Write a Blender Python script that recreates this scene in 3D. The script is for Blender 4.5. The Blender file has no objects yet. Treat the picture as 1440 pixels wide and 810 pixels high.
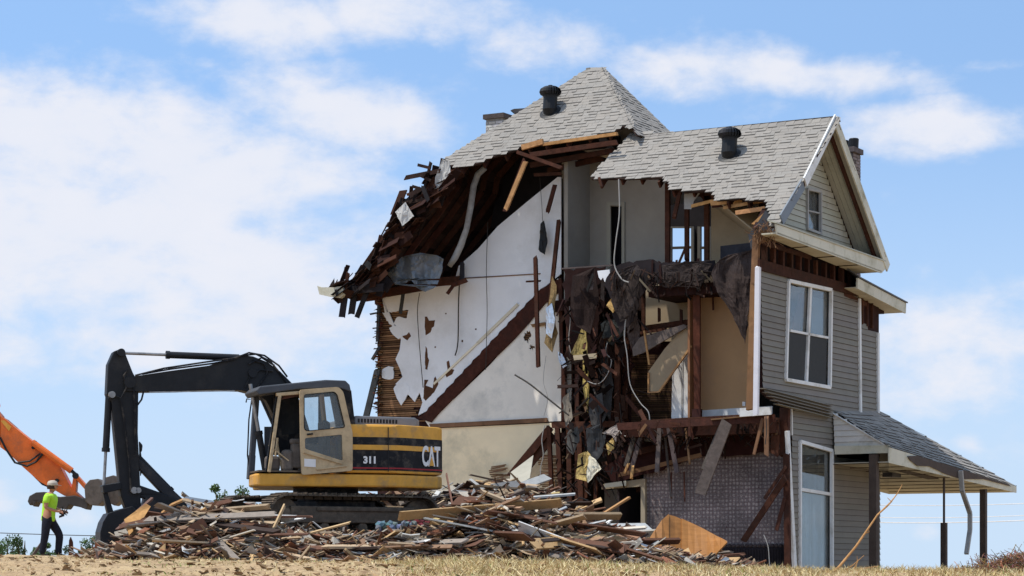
import bpy, bmesh, math, random
from mathutils import Vector, Matrix, noise as mnoise
from mathutils.geometry import tessellate_polygon
random.seed(7)
S = bpy.context.scene
COL = S.collection
R = math.radians
F, H0, CZ = 3400.0, 800.0, 1.7      # focal length in photo pixels, horizon row, eye height

# ------------------------------------------------------------------ camera
cd = bpy.data.cameras.new('camera'); cam = bpy.data.objects.new('camera', cd); COL.objects.link(cam)
cam.location = (0, 0, CZ); cam.rotation_euler = (R(90), 0, 0)
cd.sensor_width = 36; cd.lens = 36*F/1440; cd.shift_y = (H0-405)/1440; cd.clip_start = .5; cd.clip_end = 5000
S.camera = cam
S.view_settings.view_transform = 'Standard'; S.view_settings.look = 'None'
S.view_settings.exposure = 0.07; S.view_settings.gamma = 1; S.view_settings.use_curve_mapping = False
S.cycles.max_bounces = 6; S.cycles.transparent_max_bounces = 8

# ------------------------------------------------------------------ world: sky and clouds
SUN_EL, SUN_DIR = R(67), Vector((-0.98, -0.19, 0)).normalized()
W = bpy.data.worlds.new('World'); S.world = W; W.use_nodes = True
nt = W.node_tree; N = nt.nodes; L = nt.links; N.clear()
def nd(t, **k):
    n = N.new(t)
    for a, v in k.items(): setattr(n, a, v)
    return n
def mth(op, a, b=None, c=None, clamp=False):
    n = nd('ShaderNodeMath', operation=op, use_clamp=clamp)
    for i, v in enumerate((a, b, c)):
        if v is None: continue
        if isinstance(v, (int, float)): n.inputs[i].default_value = v
        else: L.new(v, n.inputs[i])
    return n.outputs[0]
tc = nd('ShaderNodeTexCoord'); sx = nd('ShaderNodeSeparateXYZ'); L.new(tc.outputs['Generated'], sx.inputs[0])
X_, Y_, Z_ = sx.outputs
az = mth('ARCTAN2', X_, Y_); el = mth('ARCSINE', Z_)
sky = nd('ShaderNodeTexSky', sky_type='NISHITA'); sky.sun_disc = False
sky.sun_elevation = SUN_EL; sky.sun_rotation = math.atan2(SUN_DIR.x, SUN_DIR.y)
sky.air_density = 1.0; sky.dust_density = 0.4; sky.ozone_density = 2.5
cz = nd('ShaderNodeCombineXYZ'); L.new(X_, cz.inputs[0]); L.new(Y_, cz.inputs[1])
L.new(mth('ADD', mth('MULTIPLY', mth('MAXIMUM', Z_, -.02), 2.2), .17), cz.inputs[2])
L.new(cz.outputs[0], sky.inputs[0])
# clouds in azimuth / elevation
cv = nd('ShaderNodeCombineXYZ'); L.new(mth('MULTIPLY', az, 1.0), cv.inputs[0]); L.new(mth('MULTIPLY', el, 1.7), cv.inputs[1])
def noi(scale, detail, rough, dist=0.0, off=0.0):
    m = nd('ShaderNodeMapping'); L.new(cv.outputs[0], m.inputs[0]); m.inputs['Location'].default_value = (off, off*1.7, off)
    n = nd('ShaderNodeTexNoise'); L.new(m.outputs[0], n.inputs['Vector'])
    n.inputs['Scale'].default_value = scale; n.inputs['Detail'].default_value = detail
    n.inputs['Roughness'].default_value = rough; n.inputs['Distortion'].default_value = dist
    return n.outputs[0]
n1 = noi(20, 8, .58, .15, 3.1); n2 = noi(60, 6, .62, .2, 7.7)
ca = nd('ShaderNodeCombineXYZ'); L.new(az, ca.inputs[0]); L.new(el, ca.inputs[1])
field = None
CLOUDS = [  # px, py, rx, ry, strength
 (60, 215, 330, 150, 1.0), (300, 250, 330, 160, 1.0), (470, 170, 230, 75, .95), (120, 350, 460, 170, 1.05), (400, 390, 340, 160, 1.0),
 (190, 110, 110, 45, .6), (360, 40, 190, 62, 1.0), (560, 25, 220, 60, .95), (760, 65, 150, 65, .55), (960, 118, 150, 55, .75), (1060, 110, 130, 50, .8), (1170, 125, 190, 36, .9),
 (1290, 198, 150, 48, .9), (1380, 114, 80, 16, .6), (1060, 165, 130, 45, .45),
 (1340, 500, 260, 150, .75), (1430, 420, 90, 45, .6), (1352, 625, 34, 26, .8), (1296, 748, 34, 22, .6), (1330, 610, 200, 80, .4),
 (60, 600, 160, 40, .25), (0, 705, 50, 45, .6), (90, 730, 200, 30, .35), (250, 470, 520, 110, .85)]
for (px, py, rx, ry, st) in CLOUDS:
    s_ = nd('ShaderNodeVectorMath', operation='SUBTRACT'); L.new(ca.outputs[0], s_.inputs[0])
    s_.inputs[1].default_value = ((px-720)/F, (H0-py)/F, 0)
    m_ = nd('ShaderNodeVectorMath', operation='MULTIPLY'); L.new(s_.outputs[0], m_.inputs[0]); m_.inputs[1].default_value = (F/rx, F/ry, 0)
    l_ = nd('ShaderNodeVectorMath', operation='LENGTH'); L.new(m_.outputs[0], l_.inputs[0])
    v = mth('MULTIPLY', mth('SUBTRACT', 1.25, l_.outputs['Value'], clamp=True), st)
    field = v if field is None else mth('MAXIMUM', field, v)
def ramp_(src, a, b):
    q = nd('ShaderNodeMapRange', interpolation_type='SMOOTHSTEP'); L.new(src, q.inputs[0]); q.inputs[1].default_value = a; q.inputs[2].default_value = b; q.inputs[4].default_value = .42; return q.outputs[0]
wide = ramp_(mth('ABSOLUTE', az), .22, .55); wide2 = ramp_(el, .26, .5)
field = mth('MAXIMUM', field, mth('MAXIMUM', wide, wide2))
dens = mth('ADD', mth('MULTIPLY', field, .95), mth('ADD', mth('MULTIPLY', mth('SUBTRACT', n1, .5), 1.7), mth('MULTIPLY', mth('SUBTRACT', n2, .5), .55)))
mr = nd('ShaderNodeMapRange', interpolation_type='SMOOTHSTEP'); L.new(dens, mr.inputs[0])
mr.inputs[1].default_value = .2; mr.inputs[2].default_value = 1.0; mr.inputs[3].default_value = 0; mr.inputs[4].default_value = .93
cc = nd('ShaderNodeMix', data_type='RGBA'); L.new(n1, cc.inputs[0])
cc.inputs[6].default_value = (7.3, 7.8, 8.9, 1); cc.inputs[7].default_value = (8.7, 8.6, 9.0, 1)
CLOUDMIX = cc
hz = nd('ShaderNodeMapRange', interpolation_type='SMOOTHSTEP'); L.new(el, hz.inputs[0])     # pale air low over the horizon
hz.inputs[1].default_value = 0.0; hz.inputs[2].default_value = .22; hz.inputs[3].default_value = .95; hz.inputs[4].default_value = .22
tint = nd('ShaderNodeMix', data_type='RGBA', blend_type='MULTIPLY'); tint.inputs[0].default_value = 1
L.new(sky.outputs[0], tint.inputs[6]); tint.inputs[7].default_value = (2.05, 2.5, 2.55, 1)
TINT = tint
pale = nd('ShaderNodeMix', data_type='RGBA'); L.new(hz.outputs[0], pale.inputs[0]); L.new(tint.outputs[2], pale.inputs[6])
pale.inputs[7].default_value = (5.8, 7.15, 8.8, 1)
mx = nd('ShaderNodeMix', data_type='RGBA'); L.new(mr.outputs[0], mx.inputs[0]); L.new(pale.outputs[2], mx.inputs[6]); L.new(cc.outputs[2], mx.inputs[7])
bg = nd('ShaderNodeBackground'); bg.inputs[1].default_value = .10; L.new(mx.outputs[2], bg.inputs[0])
wo = nd('ShaderNodeOutputWorld'); L.new(bg.outputs[0], wo.inputs[0])

sl = bpy.data.lights.new('sun', 'SUN'); sl.energy = 4.3; sl.angle = R(.53); sl.color = (1, .955, .88)
sun = bpy.data.objects.new('sun', sl); COL.objects.link(sun)
to_sun = (SUN_DIR*math.cos(SUN_EL) + Vector((0, 0, math.sin(SUN_EL)))).normalized()
sun.rotation_euler = to_sun.to_track_quat('Z', 'Y').to_euler(); sun.location = to_sun*60

# ------------------------------------------------------------------ materials
MATS = {}
def mat(name, c, rough=.8, var=.18, scale=6.0, bump=.0, metal=0.0, dirt=None, dirt_amt=.5, dirt_scale=1.5, spec=.12, stretch=(1, 1, 1), coat=0, bscale=None):
    m = bpy.data.materials.new(name); m.use_nodes = True; t = m.node_tree; n = t.nodes; l = t.links
    b = n['Principled BSDF']; b.inputs['Roughness'].default_value = rough; b.inputs['Metallic'].default_value = metal
    b.inputs['Specular IOR Level'].default_value = spec; b.inputs['Coat Weight'].default_value = coat
    tcn = n.new('ShaderNodeTexCoord'); mp = n.new('ShaderNodeMapping'); l.new(tcn.outputs['Object'], mp.inputs[0]); mp.inputs['Scale'].default_value = stretch
    no = n.new('ShaderNodeTexNoise'); no.inputs['Scale'].default_value = scale; no.inputs['Detail'].default_value = 6; no.inputs['Roughness'].default_value = .62
    l.new(mp.outputs[0], no.inputs[0])
    r_ = n.new('ShaderNodeMapRange'); l.new(no.outputs[0], r_.inputs[0]); r_.inputs[1].default_value = .3; r_.inputs[2].default_value = .7
    mi = n.new('ShaderNodeMix'); mi.data_type = 'RGBA'; l.new(r_.outputs[0], mi.inputs[0])
    mi.inputs[6].default_value = (*[x*(1-var) for x in c], 1); mi.inputs[7].default_value = (*[min(1, x*(1+var)) for x in c], 1)
    out = mi.outputs[2]
    if dirt:
        n3 = n.new('ShaderNodeTexNoise'); n3.inputs['Scale'].default_value = dirt_scale; n3.inputs['Detail'].default_value = 8; n3.inputs['Roughness'].default_value = .68
        l.new(tcn.outputs['Object'], n3.inputs[0])
        r3 = n.new('ShaderNodeMapRange'); l.new(n3.outputs[0], r3.inputs[0]); r3.inputs[1].default_value = .62-.3*dirt_amt; r3.inputs[2].default_value = .78-.2*dirt_amt; r3.inputs[4].default_value = .85
        m3 = n.new('ShaderNodeMix'); m3.data_type = 'RGBA'; l.new(r3.outputs[0], m3.inputs[0]); l.new(out, m3.inputs[6]); m3.inputs[7].default_value = (*dirt, 1)
        out = m3.outputs[2]
    at = n.new('ShaderNodeAttribute'); at.attribute_name = 'Col'
    mu = n.new('ShaderNodeMix'); mu.data_type = 'RGBA'; mu.blend_type = 'MULTIPLY'; mu.inputs[0].default_value = 1
    l.new(out, mu.inputs[6]); l.new(at.outputs['Color'], mu.inputs[7]); l.new(mu.outputs[2], b.inputs['Base Color'])
    if bump:
        bn = n.new('ShaderNodeTexNoise'); bn.inputs['Scale'].default_value = bscale or scale*4; bn.inputs['Detail'].default_value = 5; l.new(mp.outputs[0], bn.inputs[0])
        bu = n.new('ShaderNodeBump'); bu.inputs['Strength'].default_value = bump; bu.inputs['Distance'].default_value = .02
        l.new(bn.outputs[0], bu.inputs['Height']); l.new(bu.outputs[0], b.inputs['Normal'])
    MATS[name] = m; return m
def glass(name, tintc=(.8, .85, .87), refl=.02):
    m = bpy.data.materials.new(name); m.use_nodes = True; t = m.node_tree; n = t.nodes; l = t.links; n.clear()
    tr = n.new('ShaderNodeBsdfTransparent'); tr.inputs[0].default_value = (*tintc, 1)
    gl = n.new('ShaderNodeBsdfGlossy'); gl.inputs['Roughness'].default_value = .03
    df = n.new('ShaderNodeBsdfDiffuse'); df.inputs[0].default_value = (.4, .38, .33, 1)
    lw = n.new('ShaderNodeFresnel'); lw.inputs[0].default_value = 1.5
    no = n.new('ShaderNodeTexNoise'); no.inputs['Scale'].default_value = 5
    ad = n.new('ShaderNodeMath'); ad.operation = 'MULTIPLY_ADD'; l.new(lw.outputs[0], ad.inputs[0]); ad.inputs[1].default_value = .55; ad.inputs[2].default_value = refl
    mu = n.new('ShaderNodeMath'); mu.operation = 'MULTIPLY'; l.new(no.outputs[0], mu.inputs[0]); mu.inputs[1].default_value = .16
    a = n.new('ShaderNodeMixShader'); l.new(ad.outputs[0], a.inputs[0]); l.new(tr.outputs[0], a.inputs[1]); l.new(gl.outputs[0], a.inputs[2])
    c = n.new('ShaderNodeMixShader'); l.new(mu.outputs[0], c.inputs[0]); l.new(a.outputs[0], c.inputs[1]); l.new(df.outputs[0], c.inputs[2])
    o = n.new('ShaderNodeOutputMaterial'); l.new(c.outputs[0], o.inputs[0]); MATS[name] = m; return m

# ------------------------------------------------------------------ mesh collector
V3 = Vector
def jit(c=1.0, a=.1): 
    k = c*(1+random.uniform(-a, a)); return (k, k*(1+random.uniform(-a, a)*.25), k*(1+random.uniform(-a, a)*.4))
class MB:
    def __init__(s): s.v = []; s.f = []; s.c = []; s.m = []; s.mi = 0
    def add(s, vs, fs, c=(1, 1, 1), cf=None):
        o = len(s.v); s.v += [V3(x) for x in vs]
        for i, f in enumerate(fs): s.f.append([o+j for j in f]); s.c.append(cf[i] if cf else c); s.m.append(s.mi)
        return s
    def bx(s, o, ex, ey, ez, c=(1, 1, 1), jag=0):      # centre and three half-extent vectors
        o, ex, ey, ez = map(V3, (o, ex, ey, ez)); vs = []
        for k in (-1, 1):
            for (i, j) in ((-1, -1), (1, -1), (1, 1), (-1, 1)):
                p = o+ex*i+ey*j+ez*k
                if jag: p = p+ex.normalized()*random.uniform(-jag, jag)
                vs.append(p)
        return s.add(vs, [(0, 3, 2, 1), (4, 5, 6, 7), (0, 1, 5, 4), (1, 2, 6, 5), (2, 3, 7, 6), (3, 0, 4, 7)], c)
    def box(s, lo, hi, c=(1, 1, 1)):
        lo, hi = V3(lo), V3(hi); m = (lo+hi)/2; h = (hi-lo)/2
        return s.bx(m, (h.x, 0, 0), (0, h.y, 0), (0, 0, h.z), c)
    def beam(s, a, b, w, t, up=(0, 0, 1), c=(1, 1, 1), jag=0):   # w along 'side', t along up-ish
        a, b, up = V3(a), V3(b), V3(up); d = b-a
        if d.length < 1e-5: return s
        sd = d.cross(up)
        if sd.length < 1e-5: sd = d.cross(V3((1, 0, .1)))
        sd.normalize(); u2 = sd.cross(d).normalized()
        return s.bx((a+b)/2, d/2, sd*w/2, u2*t/2, c, jag)
    def tube(s, pts, r, n=8, c=(1, 1, 1), caps=True):
        pts = [V3(p) for p in pts]; rs = r if isinstance(r, (list, tuple)) else [r]*len(pts)
        vs = []; prev = None
        for i, p in enumerate(pts):
            d = (pts[min(i+1, len(pts)-1)]-pts[max(i-1, 0)]).normalized()
            if prev is None:
                x = d.cross(V3((0, 0, 1)));  x = x if x.length > .1 else d.cross(V3((1, 0, 0)))
            else: x = prev - d*prev.dot(d)
            x.normalize(); prev = x; y = d.cross(x)
            vs += [p+(x*math.cos(2*math.pi*k/n)+y*math.sin(2*math.pi*k/n))*rs[i] for k in range(n)]
        fs = [(i*n+k, i*n+(k+1) % n, (i+1)*n+(k+1) % n, (i+1)*n+k) for i in range(len(pts)-1) for k in range(n)]
        if caps: fs += [tuple(range(n-1, -1, -1)), tuple((len(pts)-1)*n+k for k in range(n))]
        return s.add(vs, fs, c)
    def prism(s, poly, ext, holes=(), c=(1, 1, 1), cback=None, cside=None):   # planar polygon(s) pushed by ext
        poly = [V3(p) for p in poly]; holes = [[V3(p) for p in h] for h in holes]; ext = V3(ext)
        loops = [poly]+holes; tri = tessellate_polygon(loops); flat = [p for l_ in loops for p in l_]; n = len(flat)
        vs = flat+[p+ext for p in flat]; fs = []; cf = []
        for t in tri: fs.append(tuple(t)); cf.append(c); fs.append(tuple(n+k for k in reversed(t))); cf.append(cback or c)
        o = 0
        for l_ in loops:
            k = len(l_)
            for i in range(k): fs.append((o+i, o+(i+1) % k, n+o+(i+1) % k, n+o+i)); cf.append(cside or c)
            o += k
        return s.add(vs, fs, cf=cf)
    def lathe(s, prof, o, axis=(0, 0, 1), n=20, c=(1, 1, 1)):   # prof: (radius, height)
        o = V3(o); ax = V3(axis).normalized(); x = ax.orthogonal().normalized(); y = ax.cross(x); vs = []
        for (r, h) in prof: vs += [o+ax*h+(x*math.cos(2*math.pi*k/n)+y*math.sin(2*math.pi*k/n))*max(r, 1e-4) for k in range(n)]
        fs = [(i*n+k, i*n+(k+1) % n, (i+1)*n+(k+1) % n, (i+1)*n+k) for i in range(len(prof)-1) for k in range(n)]
        fs += [tuple(range(n-1, -1, -1)), tuple((len(prof)-1)*n+k for k in range(n))]
        return s.add(vs, fs, c)
    def build(s, name, m, parent=None, origin=None, smooth=False, bevel=0):
        me = bpy.data.meshes.new(name)
        if origin is None:
            origin = V3((0, 0, 0)); p = parent
            while p is not None: origin = origin+V3(p.location); p = p.parent
        origin = V3(origin)
        me.from_pydata([v-origin for v in s.v], [], s.f)
        for x in (m if isinstance(m, (list, tuple)) else [m]): me.materials.append(MATS[x] if isinstance(x, str) else x)
        ca_ = me.color_attributes.new('Col', 'FLOAT_COLOR', 'CORNER'); buf = []
        for p in me.polygons: buf += list((*s.c[p.index][:3], 1))*p.loop_total
        ca_.data.foreach_set('color', buf)
        me.polygons.foreach_set('material_index', s.m)
        if smooth: me.polygons.foreach_set('use_smooth', [True]*len(me.polygons))
        bm_ = bmesh.new(); bm_.from_mesh(me); bmesh.ops.recalc_face_normals(bm_, faces=bm_.faces); bm_.to_mesh(me); bm_.free()
        me.update()
        o = bpy.data.objects.new(name, me); COL.objects.link(o)
        if parent is not None: o.parent = parent
        else: o.location = origin
        if bevel:
            b = o.modifiers.new('bevel', 'BEVEL'); b.width = bevel; b.segments = 2; b.limit_method = 'ANGLE'; b.angle_limit = R(40)
        return o
def tag(o, label=None, cat=None, group=None, kind=None):
    if label: o['label'] = label
    if cat: o['category'] = cat
    if group: o['group'] = group
    if kind: o['kind'] = kind
    return o
def empty(name, loc, label, cat, group=None):
    o = bpy.data.objects.new(name, None); COL.objects.link(o); o.location = loc; o.empty_display_size = .3
    return tag(o, label, cat, group)
def zfloor(px, py, Y): return V3(((px-720)/F*Y, Y, CZ+(H0-py)/F*Y))     # point at depth Y seen at photo pixel
def ss(a, b, x):
    t = max(0, min(1, (x-a)/(b-a))); return t*t*(3-2*t)
def interp(tab, x):
    if x <= tab[0][0]: return tab[0][1]
    for (x0, y0), (x1, y1) in zip(tab, tab[1:]):
        if x <= x1: return y0+(y1-y0)*(x-x0)/(x1-x0)
    return tab[-1][1]
# ------------------------------------------------------------------ house frame: u leftwards along the torn side, v into the house
A_ = V3((-.8708, .4916, 0)); B_ = V3((.4916, .8708, 0)); P0 = V3((5.07, 50, 0)); UP = V3((0, 0, 1)); CAM = V3((0, 0, CZ))
def HP(u, v, z): return P0+A_*u+B_*v+UP*z
def loc3(p): d = V3(p)-P0; return (d.dot(A_), d.dot(B_), p[2])
def ray(px, py): return V3(((px-720)/F, 1, (H0-py)/F))
def onp(px, py, p0, n): d = ray(px, py); return CAM+d*((V3(p0)-CAM).dot(n)/d.dot(n))
def HV(px, py, v): return onp(px, py, HP(0, v, 0), B_)
def HU(px, py, u): return onp(px, py, HP(u, 0, 0), A_)

# ------------------------------------------------------------------ palette
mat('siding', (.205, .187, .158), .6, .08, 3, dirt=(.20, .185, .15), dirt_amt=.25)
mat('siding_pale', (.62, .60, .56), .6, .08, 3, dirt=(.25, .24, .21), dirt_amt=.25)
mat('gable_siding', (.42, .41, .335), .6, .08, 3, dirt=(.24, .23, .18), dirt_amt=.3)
mat('trim_white', (.72, .72, .70), .5, .06, 4, dirt=(.38, .35, .29), dirt_amt=.3)
mat('trim_cream', (.60, .57, .46), .6, .08, 3, dirt=(.28, .26, .16), dirt_amt=.45)
mat('soffit', (.52, .48, .37), .7, .1, 3, dirt=(.25, .2, .13), dirt_amt=.4)
mat('shingle', (.285, .262, .232), .95, .09, 60, bump=.3, dirt=(.235, .218, .195), dirt_amt=.3, dirt_scale=.6)
mat('shingle_dark', (.15, .155, .165), .95, .2, 40, bump=.4)
mat('roof_felt', (.03, .028, .03), .9, .3, 5)
mat('deck_wood', (.032, .019, .015), .85, .35, 6, stretch=(1, 1, 1), dirt=(.04, .02, .015), dirt_amt=.5)
mat('old_wood', (.075, .028, .017), .8, .35, 8, bump=.3, dirt=(.055, .028, .02), dirt_amt=.5, dirt_scale=2.5)
mat('fresh_wood', (.50, .27, .11), .75, .25, 10, bump=.3, dirt=(.25, .12, .05), dirt_amt=.35)
mat('grey_wood', (.115, .09, .08), .85, .3, 8, bump=.3, dirt=(.10, .08, .07), dirt_amt=.4)
mat('lath', (.24, .13, .065), .85, .35, 6, dirt=(.08, .045, .03), dirt_amt=.45)
mat('plaster_white', (.82, .82, .82), .85, .05, 2, bump=.15, dirt=(.68, .67, .65), dirt_amt=.4, dirt_scale=.9)
mat('screen_mesh', (.05, .052, .052), .8, .1, 20)
mat('plaster_cream', (.84, .76, .60), .85, .06, 2, bump=.15, dirt=(.47, .45, .37), dirt_amt=.35, dirt_scale=.7)
mat('plaster_grey', (.33, .30, .255), .85, .08, 2, dirt=(.33, .31, .28), dirt_amt=.3)
mat('paint_orange', (.50, .295, .145), .8, .06, 1.5, dirt=(.42, .26, .15), dirt_amt=.4, dirt_scale=.6)
mat('paint_tan', (.46, .38, .26), .8, .08, 2, dirt=(.35, .28, .2), dirt_amt=.3)
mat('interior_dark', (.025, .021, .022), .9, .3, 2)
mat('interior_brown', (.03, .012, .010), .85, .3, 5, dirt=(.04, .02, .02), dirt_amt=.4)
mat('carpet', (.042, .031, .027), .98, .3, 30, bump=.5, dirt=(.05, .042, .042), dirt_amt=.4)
mat('brick', (.22, .18, .165), .9, .3, 8, bump=.4, dirt=(.12, .1, .1), dirt_amt=.45)
mat('brick_pale', (.52, .50, .47), .9, .2, 8, bump=.4, dirt=(.3, .27, .24), dirt_amt=.35)
mat('vent_black', (.008, .008, .009), .5, .2, 8, spec=.3)
mat('metal_sheet', (.19, .21, .23), .5, .12, 3, metal=.3, dirt=(.16, .17, .19), dirt_amt=.4)
mat('metal_dark', (.06, .06, .065), .6, .3, 5, metal=.3)
mat('foil', (.55, .57, .6), .35, .2, 14, metal=.8)
mat('insulation', (.58, .44, .20), .95, .3, 9, bump=.6, dirt=(.2, .14, .08), dirt_amt=.4, dirt_scale=4)
mat('duct_grey', (.36, .35, .33), .7, .12, 4, dirt=(.2, .19, .18), dirt_amt=.3)
mat('curtain', (.82, .85, .86), .9, .06, 2)
mat('cable_white', (.38, .36, .33), .6, .1, 5)
mat('cable_dark', (.05, .045, .04), .7, .2, 5)
mat('post_brown', (.075, .055, .045), .7, .2, 4)
glass('glass')
glass('glass_sky', (.8, .84, .85), .06)
def wallpaper_mat():
    m = bpy.data.materials.new('wallpaper'); m.use_nodes = True; t = m.node_tree; n = t.nodes; l = t.links; b = n['Principled BSDF']
    tcn = n.new('ShaderNodeTexCoord'); mp = n.new('ShaderNodeMapping'); l.new(tcn.outputs['UV'], mp.inputs[0])
    vo = n.new('ShaderNodeTexVoronoi'); vo.inputs['Scale'].default_value = 11.0; vo.inputs['Randomness'].default_value = .3; l.new(mp.outputs[0], vo.inputs[0])
    v2 = n.new('ShaderNodeTexVoronoi'); v2.inputs['Scale'].default_value = 13.0; v2.inputs['Randomness'].default_value = .4; v2.feature = 'DISTANCE_TO_EDGE'; l.new(mp.outputs[0], v2.inputs[0])
    r1 = n.new('ShaderNodeMapRange'); l.new(vo.outputs['Distance'], r1.inputs[0]); r1.inputs[1].default_value = .28; r1.inputs[2].default_value = .42
    a = n.new('ShaderNodeMix'); a.data_type = 'RGBA'; l.new(r1.outputs[0], a.inputs[0]); a.inputs[6].default_value = (.38, .32, .295, 1); a.inputs[7].default_value = (.19, .155, .15, 1)
    r2 = n.new('ShaderNodeMapRange'); l.new(v2.outputs['Distance'], r2.inputs[0]); r2.inputs[1].default_value = .02; r2.inputs[2].default_value = .09
    c = n.new('ShaderNodeMix'); c.data_type = 'RGBA'; l.new(r2.outputs[0], c.inputs[0]); c.inputs[6].default_value = (.12, .06, .06, 1); l.new(a.outputs[2], c.inputs[7])
    no = n.new('ShaderNodeTexNoise'); no.inputs['Scale'].default_value = 1.4; no.inputs['Detail'].default_value = 6; l.new(tcn.outputs['Object'], no.inputs[0])
    r3 = n.new('ShaderNodeMapRange'); l.new(no.outputs[0], r3.inputs[0]); r3.inputs[1].default_value = .35; r3.inputs[2].default_value = .7; r3.inputs[3].default_value = .6; r3.inputs[4].default_value = 1.15
    d = n.new('ShaderNodeVectorMath'); d.operation = 'SCALE'; l.new(c.outputs[2], d.inputs[0]); l.new(r3.outputs[0], d.inputs['Scale'])
    l.new(d.outputs[0], b.inputs['Base Color']); b.inputs['Roughness'].default_value = .8; MATS['wallpaper'] = m
wallpaper_mat()
# ================================================================== ground
def zcrest(x, y):
    px = 720+F*x/max(y, 5)
    return CZ+(H0-interp([(-400, 784), (0, 787), (200, 789), (500, 793), (700, 797), (900, 801), (1050, 806), (1440, 808), (1900, 806)], px))/F*39
def zground(x, y):
    if y < 39: zc = zcrest(x, 39)*ss(6, 39, y) if y < 39 else 0
    else:
        zc = zcrest(x, 39)
        left = zc+(2.01-zc)*ss(40, 58, y)
        low = .6
        f = ss(-9, 1, x)*ss(43.5, 48, y)
        zc = left*(1-f)+low*f
        zc *= 1-ss(75, 170, y)
    return zc
def gnoise(x, y):
    n = mnoise.noise(V3((x*.9, y*.9, 0)))*.05+mnoise.noise(V3((x*3.1, y*3.1, 4)))*.045+mnoise.noise(V3((x*9, y*9, 8)))*.03
    return n*ss(20, 34, y)*(1-.6*ss(50, 80, y))
def ground():
    ys = [-60, -30, -10, 0, 8, 14, 20, 25, 28, 29.5]; y = 30.2
    while y < 43: ys.append(y); y += .085
    while y < 50: ys.append(y); y += .3
    while y < 80: ys.append(y); y += 1.2
    while y < 2500: ys.append(y); y *= 1.15
    xs = []; x = 0
    while x < 11.5: xs.append(x); x += .09
    while x < 30: xs.append(x); x += 1
    while x < 1600: xs.append(x); x *= 1.25
    xs = sorted(set([-q for q in xs]+xs))
    m = MB(); nx = len(xs)
    m.v = [V3((x, y, zground(x, y)+gnoise(x, y))) for y in ys for x in xs]
    m.f = [(j*nx+i, j*nx+i+1, (j+1)*nx+i+1, (j+1)*nx+i) for j in range(len(ys)-1) for i in range(nx-1)]
    m.c = [(1, 1, 1)]*len(m.f); m.m = [0]*len(m.f)
    return tag(m.build('ground', 'dirt', smooth=True), kind='structure')
def dirt_mat():
    m = bpy.data.materials.new('dirt'); m.use_nodes = True; t = m.node_tree; n = t.nodes; l = t.links; b = n['Principled BSDF']
    tcn = n.new('ShaderNodeTexCoord')
    def no(sc, de=6):
        q = n.new('ShaderNodeTexNoise'); q.inputs['Scale'].default_value = sc; q.inputs['Detail'].default_value = de; q.inputs['Roughness'].default_value = .65; l.new(tcn.outputs['Object'], q.inputs[0]); return q.outputs[0]
    def ramp(src, a, b_, c0, c1):
        r = n.new('ShaderNodeMapRange'); l.new(src, r.inputs[0]); r.inputs[1].default_value = a; r.inputs[2].default_value = b_
        x = n.new('ShaderNodeMix'); x.data_type = 'RGBA'; l.new(r.outputs[0], x.inputs[0])
        for i, c in ((6, c0), (7, c1)):
            if isinstance(c, tuple): x.inputs[i].default_value = (*c, 1)
            else: l.new(c, x.inputs[i])
        return x.outputs[2]
    base = ramp(no(1.3), .35, .68, (.37, .245, .125), (.50, .36, .19))
    base = ramp(no(14), .5, .72, base, (.15, .09, .05))
    base = ramp(no(.35), .60, .74, base, (.27, .235, .095)); base = ramp(no(3.3), .56, .66, base, (.22, .13, .06))
    l.new(base, b.inputs['Base Color']); b.inputs['Roughness'].default_value = .95
    bu = n.new('ShaderNodeBump'); bu.inputs['Strength'].default_value = .8; bu.inputs['Distance'].default_value = .04; l.new(no(18), bu.inputs['Height']); l.new(bu.outputs[0], b.inputs['Normal'])
    MATS['dirt'] = m
dirt_mat(); ground()

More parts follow.
